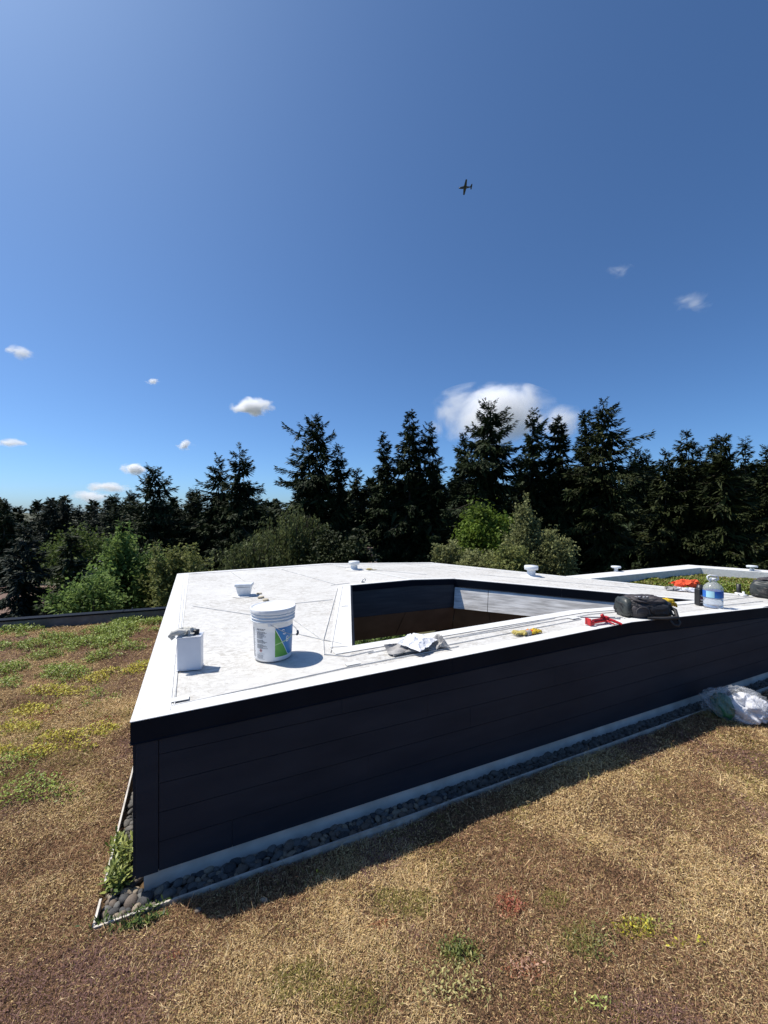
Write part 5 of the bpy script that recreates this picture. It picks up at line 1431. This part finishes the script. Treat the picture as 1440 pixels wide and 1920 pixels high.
# ------------------------------------------------------------------ clouds
def cloud(label, px, py, w, h, Z, dens, seed, wisp=.75, amp=2.6, off=-.50):
    c = at(px, py, Z); rx, rz_ = w/2/F*Z, h/2/F*Z; ry = rx*.6
    bm = bmesh.new(); bmesh.ops.create_icosphere(bm, subdivisions=3, radius=1)
    me_ = bpy.data.meshes.new("cloud"); bm.to_mesh(me_); bm.free()
    m_ = bpy.data.materials.new("cloud_vapour"); m_.use_nodes = True
    N, L = m_.node_tree.nodes, m_.node_tree.links
    N.remove(N["Principled BSDF"])
    pv = N.new("ShaderNodeVolumePrincipled"); pv.inputs["Color"].default_value = (.995, .995, 1, 1); pv.inputs["Anisotropy"].default_value = .1
    tc_ = N.new("ShaderNodeTexCoord")
    ln = N.new("ShaderNodeVectorMath"); ln.operation = 'LENGTH'; L.new(tc_.outputs["Object"], ln.inputs[0])
    ad = N.new("ShaderNodeVectorMath"); ad.operation = 'MULTIPLY_ADD'; ad.inputs[1].default_value = (w/h*.45, .5, .6); ad.inputs[2].default_value = (seed*3.1, seed*1.7, 0)
    L.new(tc_.outputs["Object"], ad.inputs[0])
    nz = N.new("ShaderNodeTexNoise"); nz.inputs["Scale"].default_value = 1.5; nz.inputs["Detail"].default_value = 6; nz.inputs["Roughness"].default_value = .6; nz.inputs["Distortion"].default_value = .4
    L.new(ad.outputs[0], nz.inputs["Vector"])
    f1 = N.new("ShaderNodeMath"); f1.operation = 'MULTIPLY_ADD'; f1.inputs[1].default_value = amp; f1.inputs[2].default_value = off
    L.new(nz.outputs["Fac"], f1.inputs[0])
    f2 = N.new("ShaderNodeMath"); f2.operation = 'SUBTRACT'; L.new(f1.outputs[0], f2.inputs[0]); L.new(ln.outputs["Value"], f2.inputs[1])
    f3 = N.new("ShaderNodeMath"); f3.operation = 'MULTIPLY'; f3.use_clamp = True; f3.inputs[1].default_value = 1.0/wisp; L.new(f2.outputs[0], f3.inputs[0])
    fq = N.new("ShaderNodeMath"); fq.operation = 'POWER'; fq.inputs[1].default_value = 1.8; L.new(f3.outputs[0], fq.inputs[0])
    f4 = N.new("ShaderNodeMath"); f4.operation = 'MULTIPLY'; f4.inputs[1].default_value = dens/(2*ry*.5); L.new(fq.outputs[0], f4.inputs[0])
    L.new(f4.outputs[0], pv.inputs["Density"]); L.new(pv.outputs[0], N["Material Output"].inputs["Volume"])
    o_ = link("cloud", me_, m_, None, c); o_.scale = (rx, ry, rz_)
    tag(o_, label, "cloud", "small fair weather clouds")
cloud("large white cloud behind the broadest and slender firs", 922, 778, 270, 124, 1500, 6.5, 5, 1.0, 3.4, -.84)
cloud("ragged cloud scrap right of the large cloud, behind the conical fir", 1045, 792, 150, 70, 1520, 1.6, 2, .9, 3.2, -.8)
cloud("bright oval cloud left of the tall ragged fir", 474, 764, 96, 40, 1500, 8, 3, .6)
cloud("small bright cloud tuft above the twin firs' left side", 348, 835, 38, 24, 1500, 5, 4)
cloud("small white cloud touching the top of the broad lone fir", 252, 880, 66, 26, 1600, 6, 5)
cloud("flat long cloud left of the broad lone fir", 203, 914, 104, 22, 1700, 5, 6)
cloud("faint low cloud just above the left ridge of firs", 168, 932, 80, 30, 1800, 3, 7)
cloud("flat white cloud at the left picture edge", 24, 831, 74, 19, 1600, 5, 8)
cloud("small cloud puff high at the left", 42, 662, 60, 34, 1500, 2.2, 9, .8, 3.4, -.95)
cloud("tiny faint cloud streak left of centre", 288, 715, 34, 12, 1600, 3, 10)
cloud("wispy cloud at the upper right", 1304, 568, 90, 40, 1500, .8, 11, .9, 3.4, -.95)
cloud("very faint cloud wisp up and left of the right hand wisp", 1162, 508, 56, 24, 1500, .5, 12, .9)
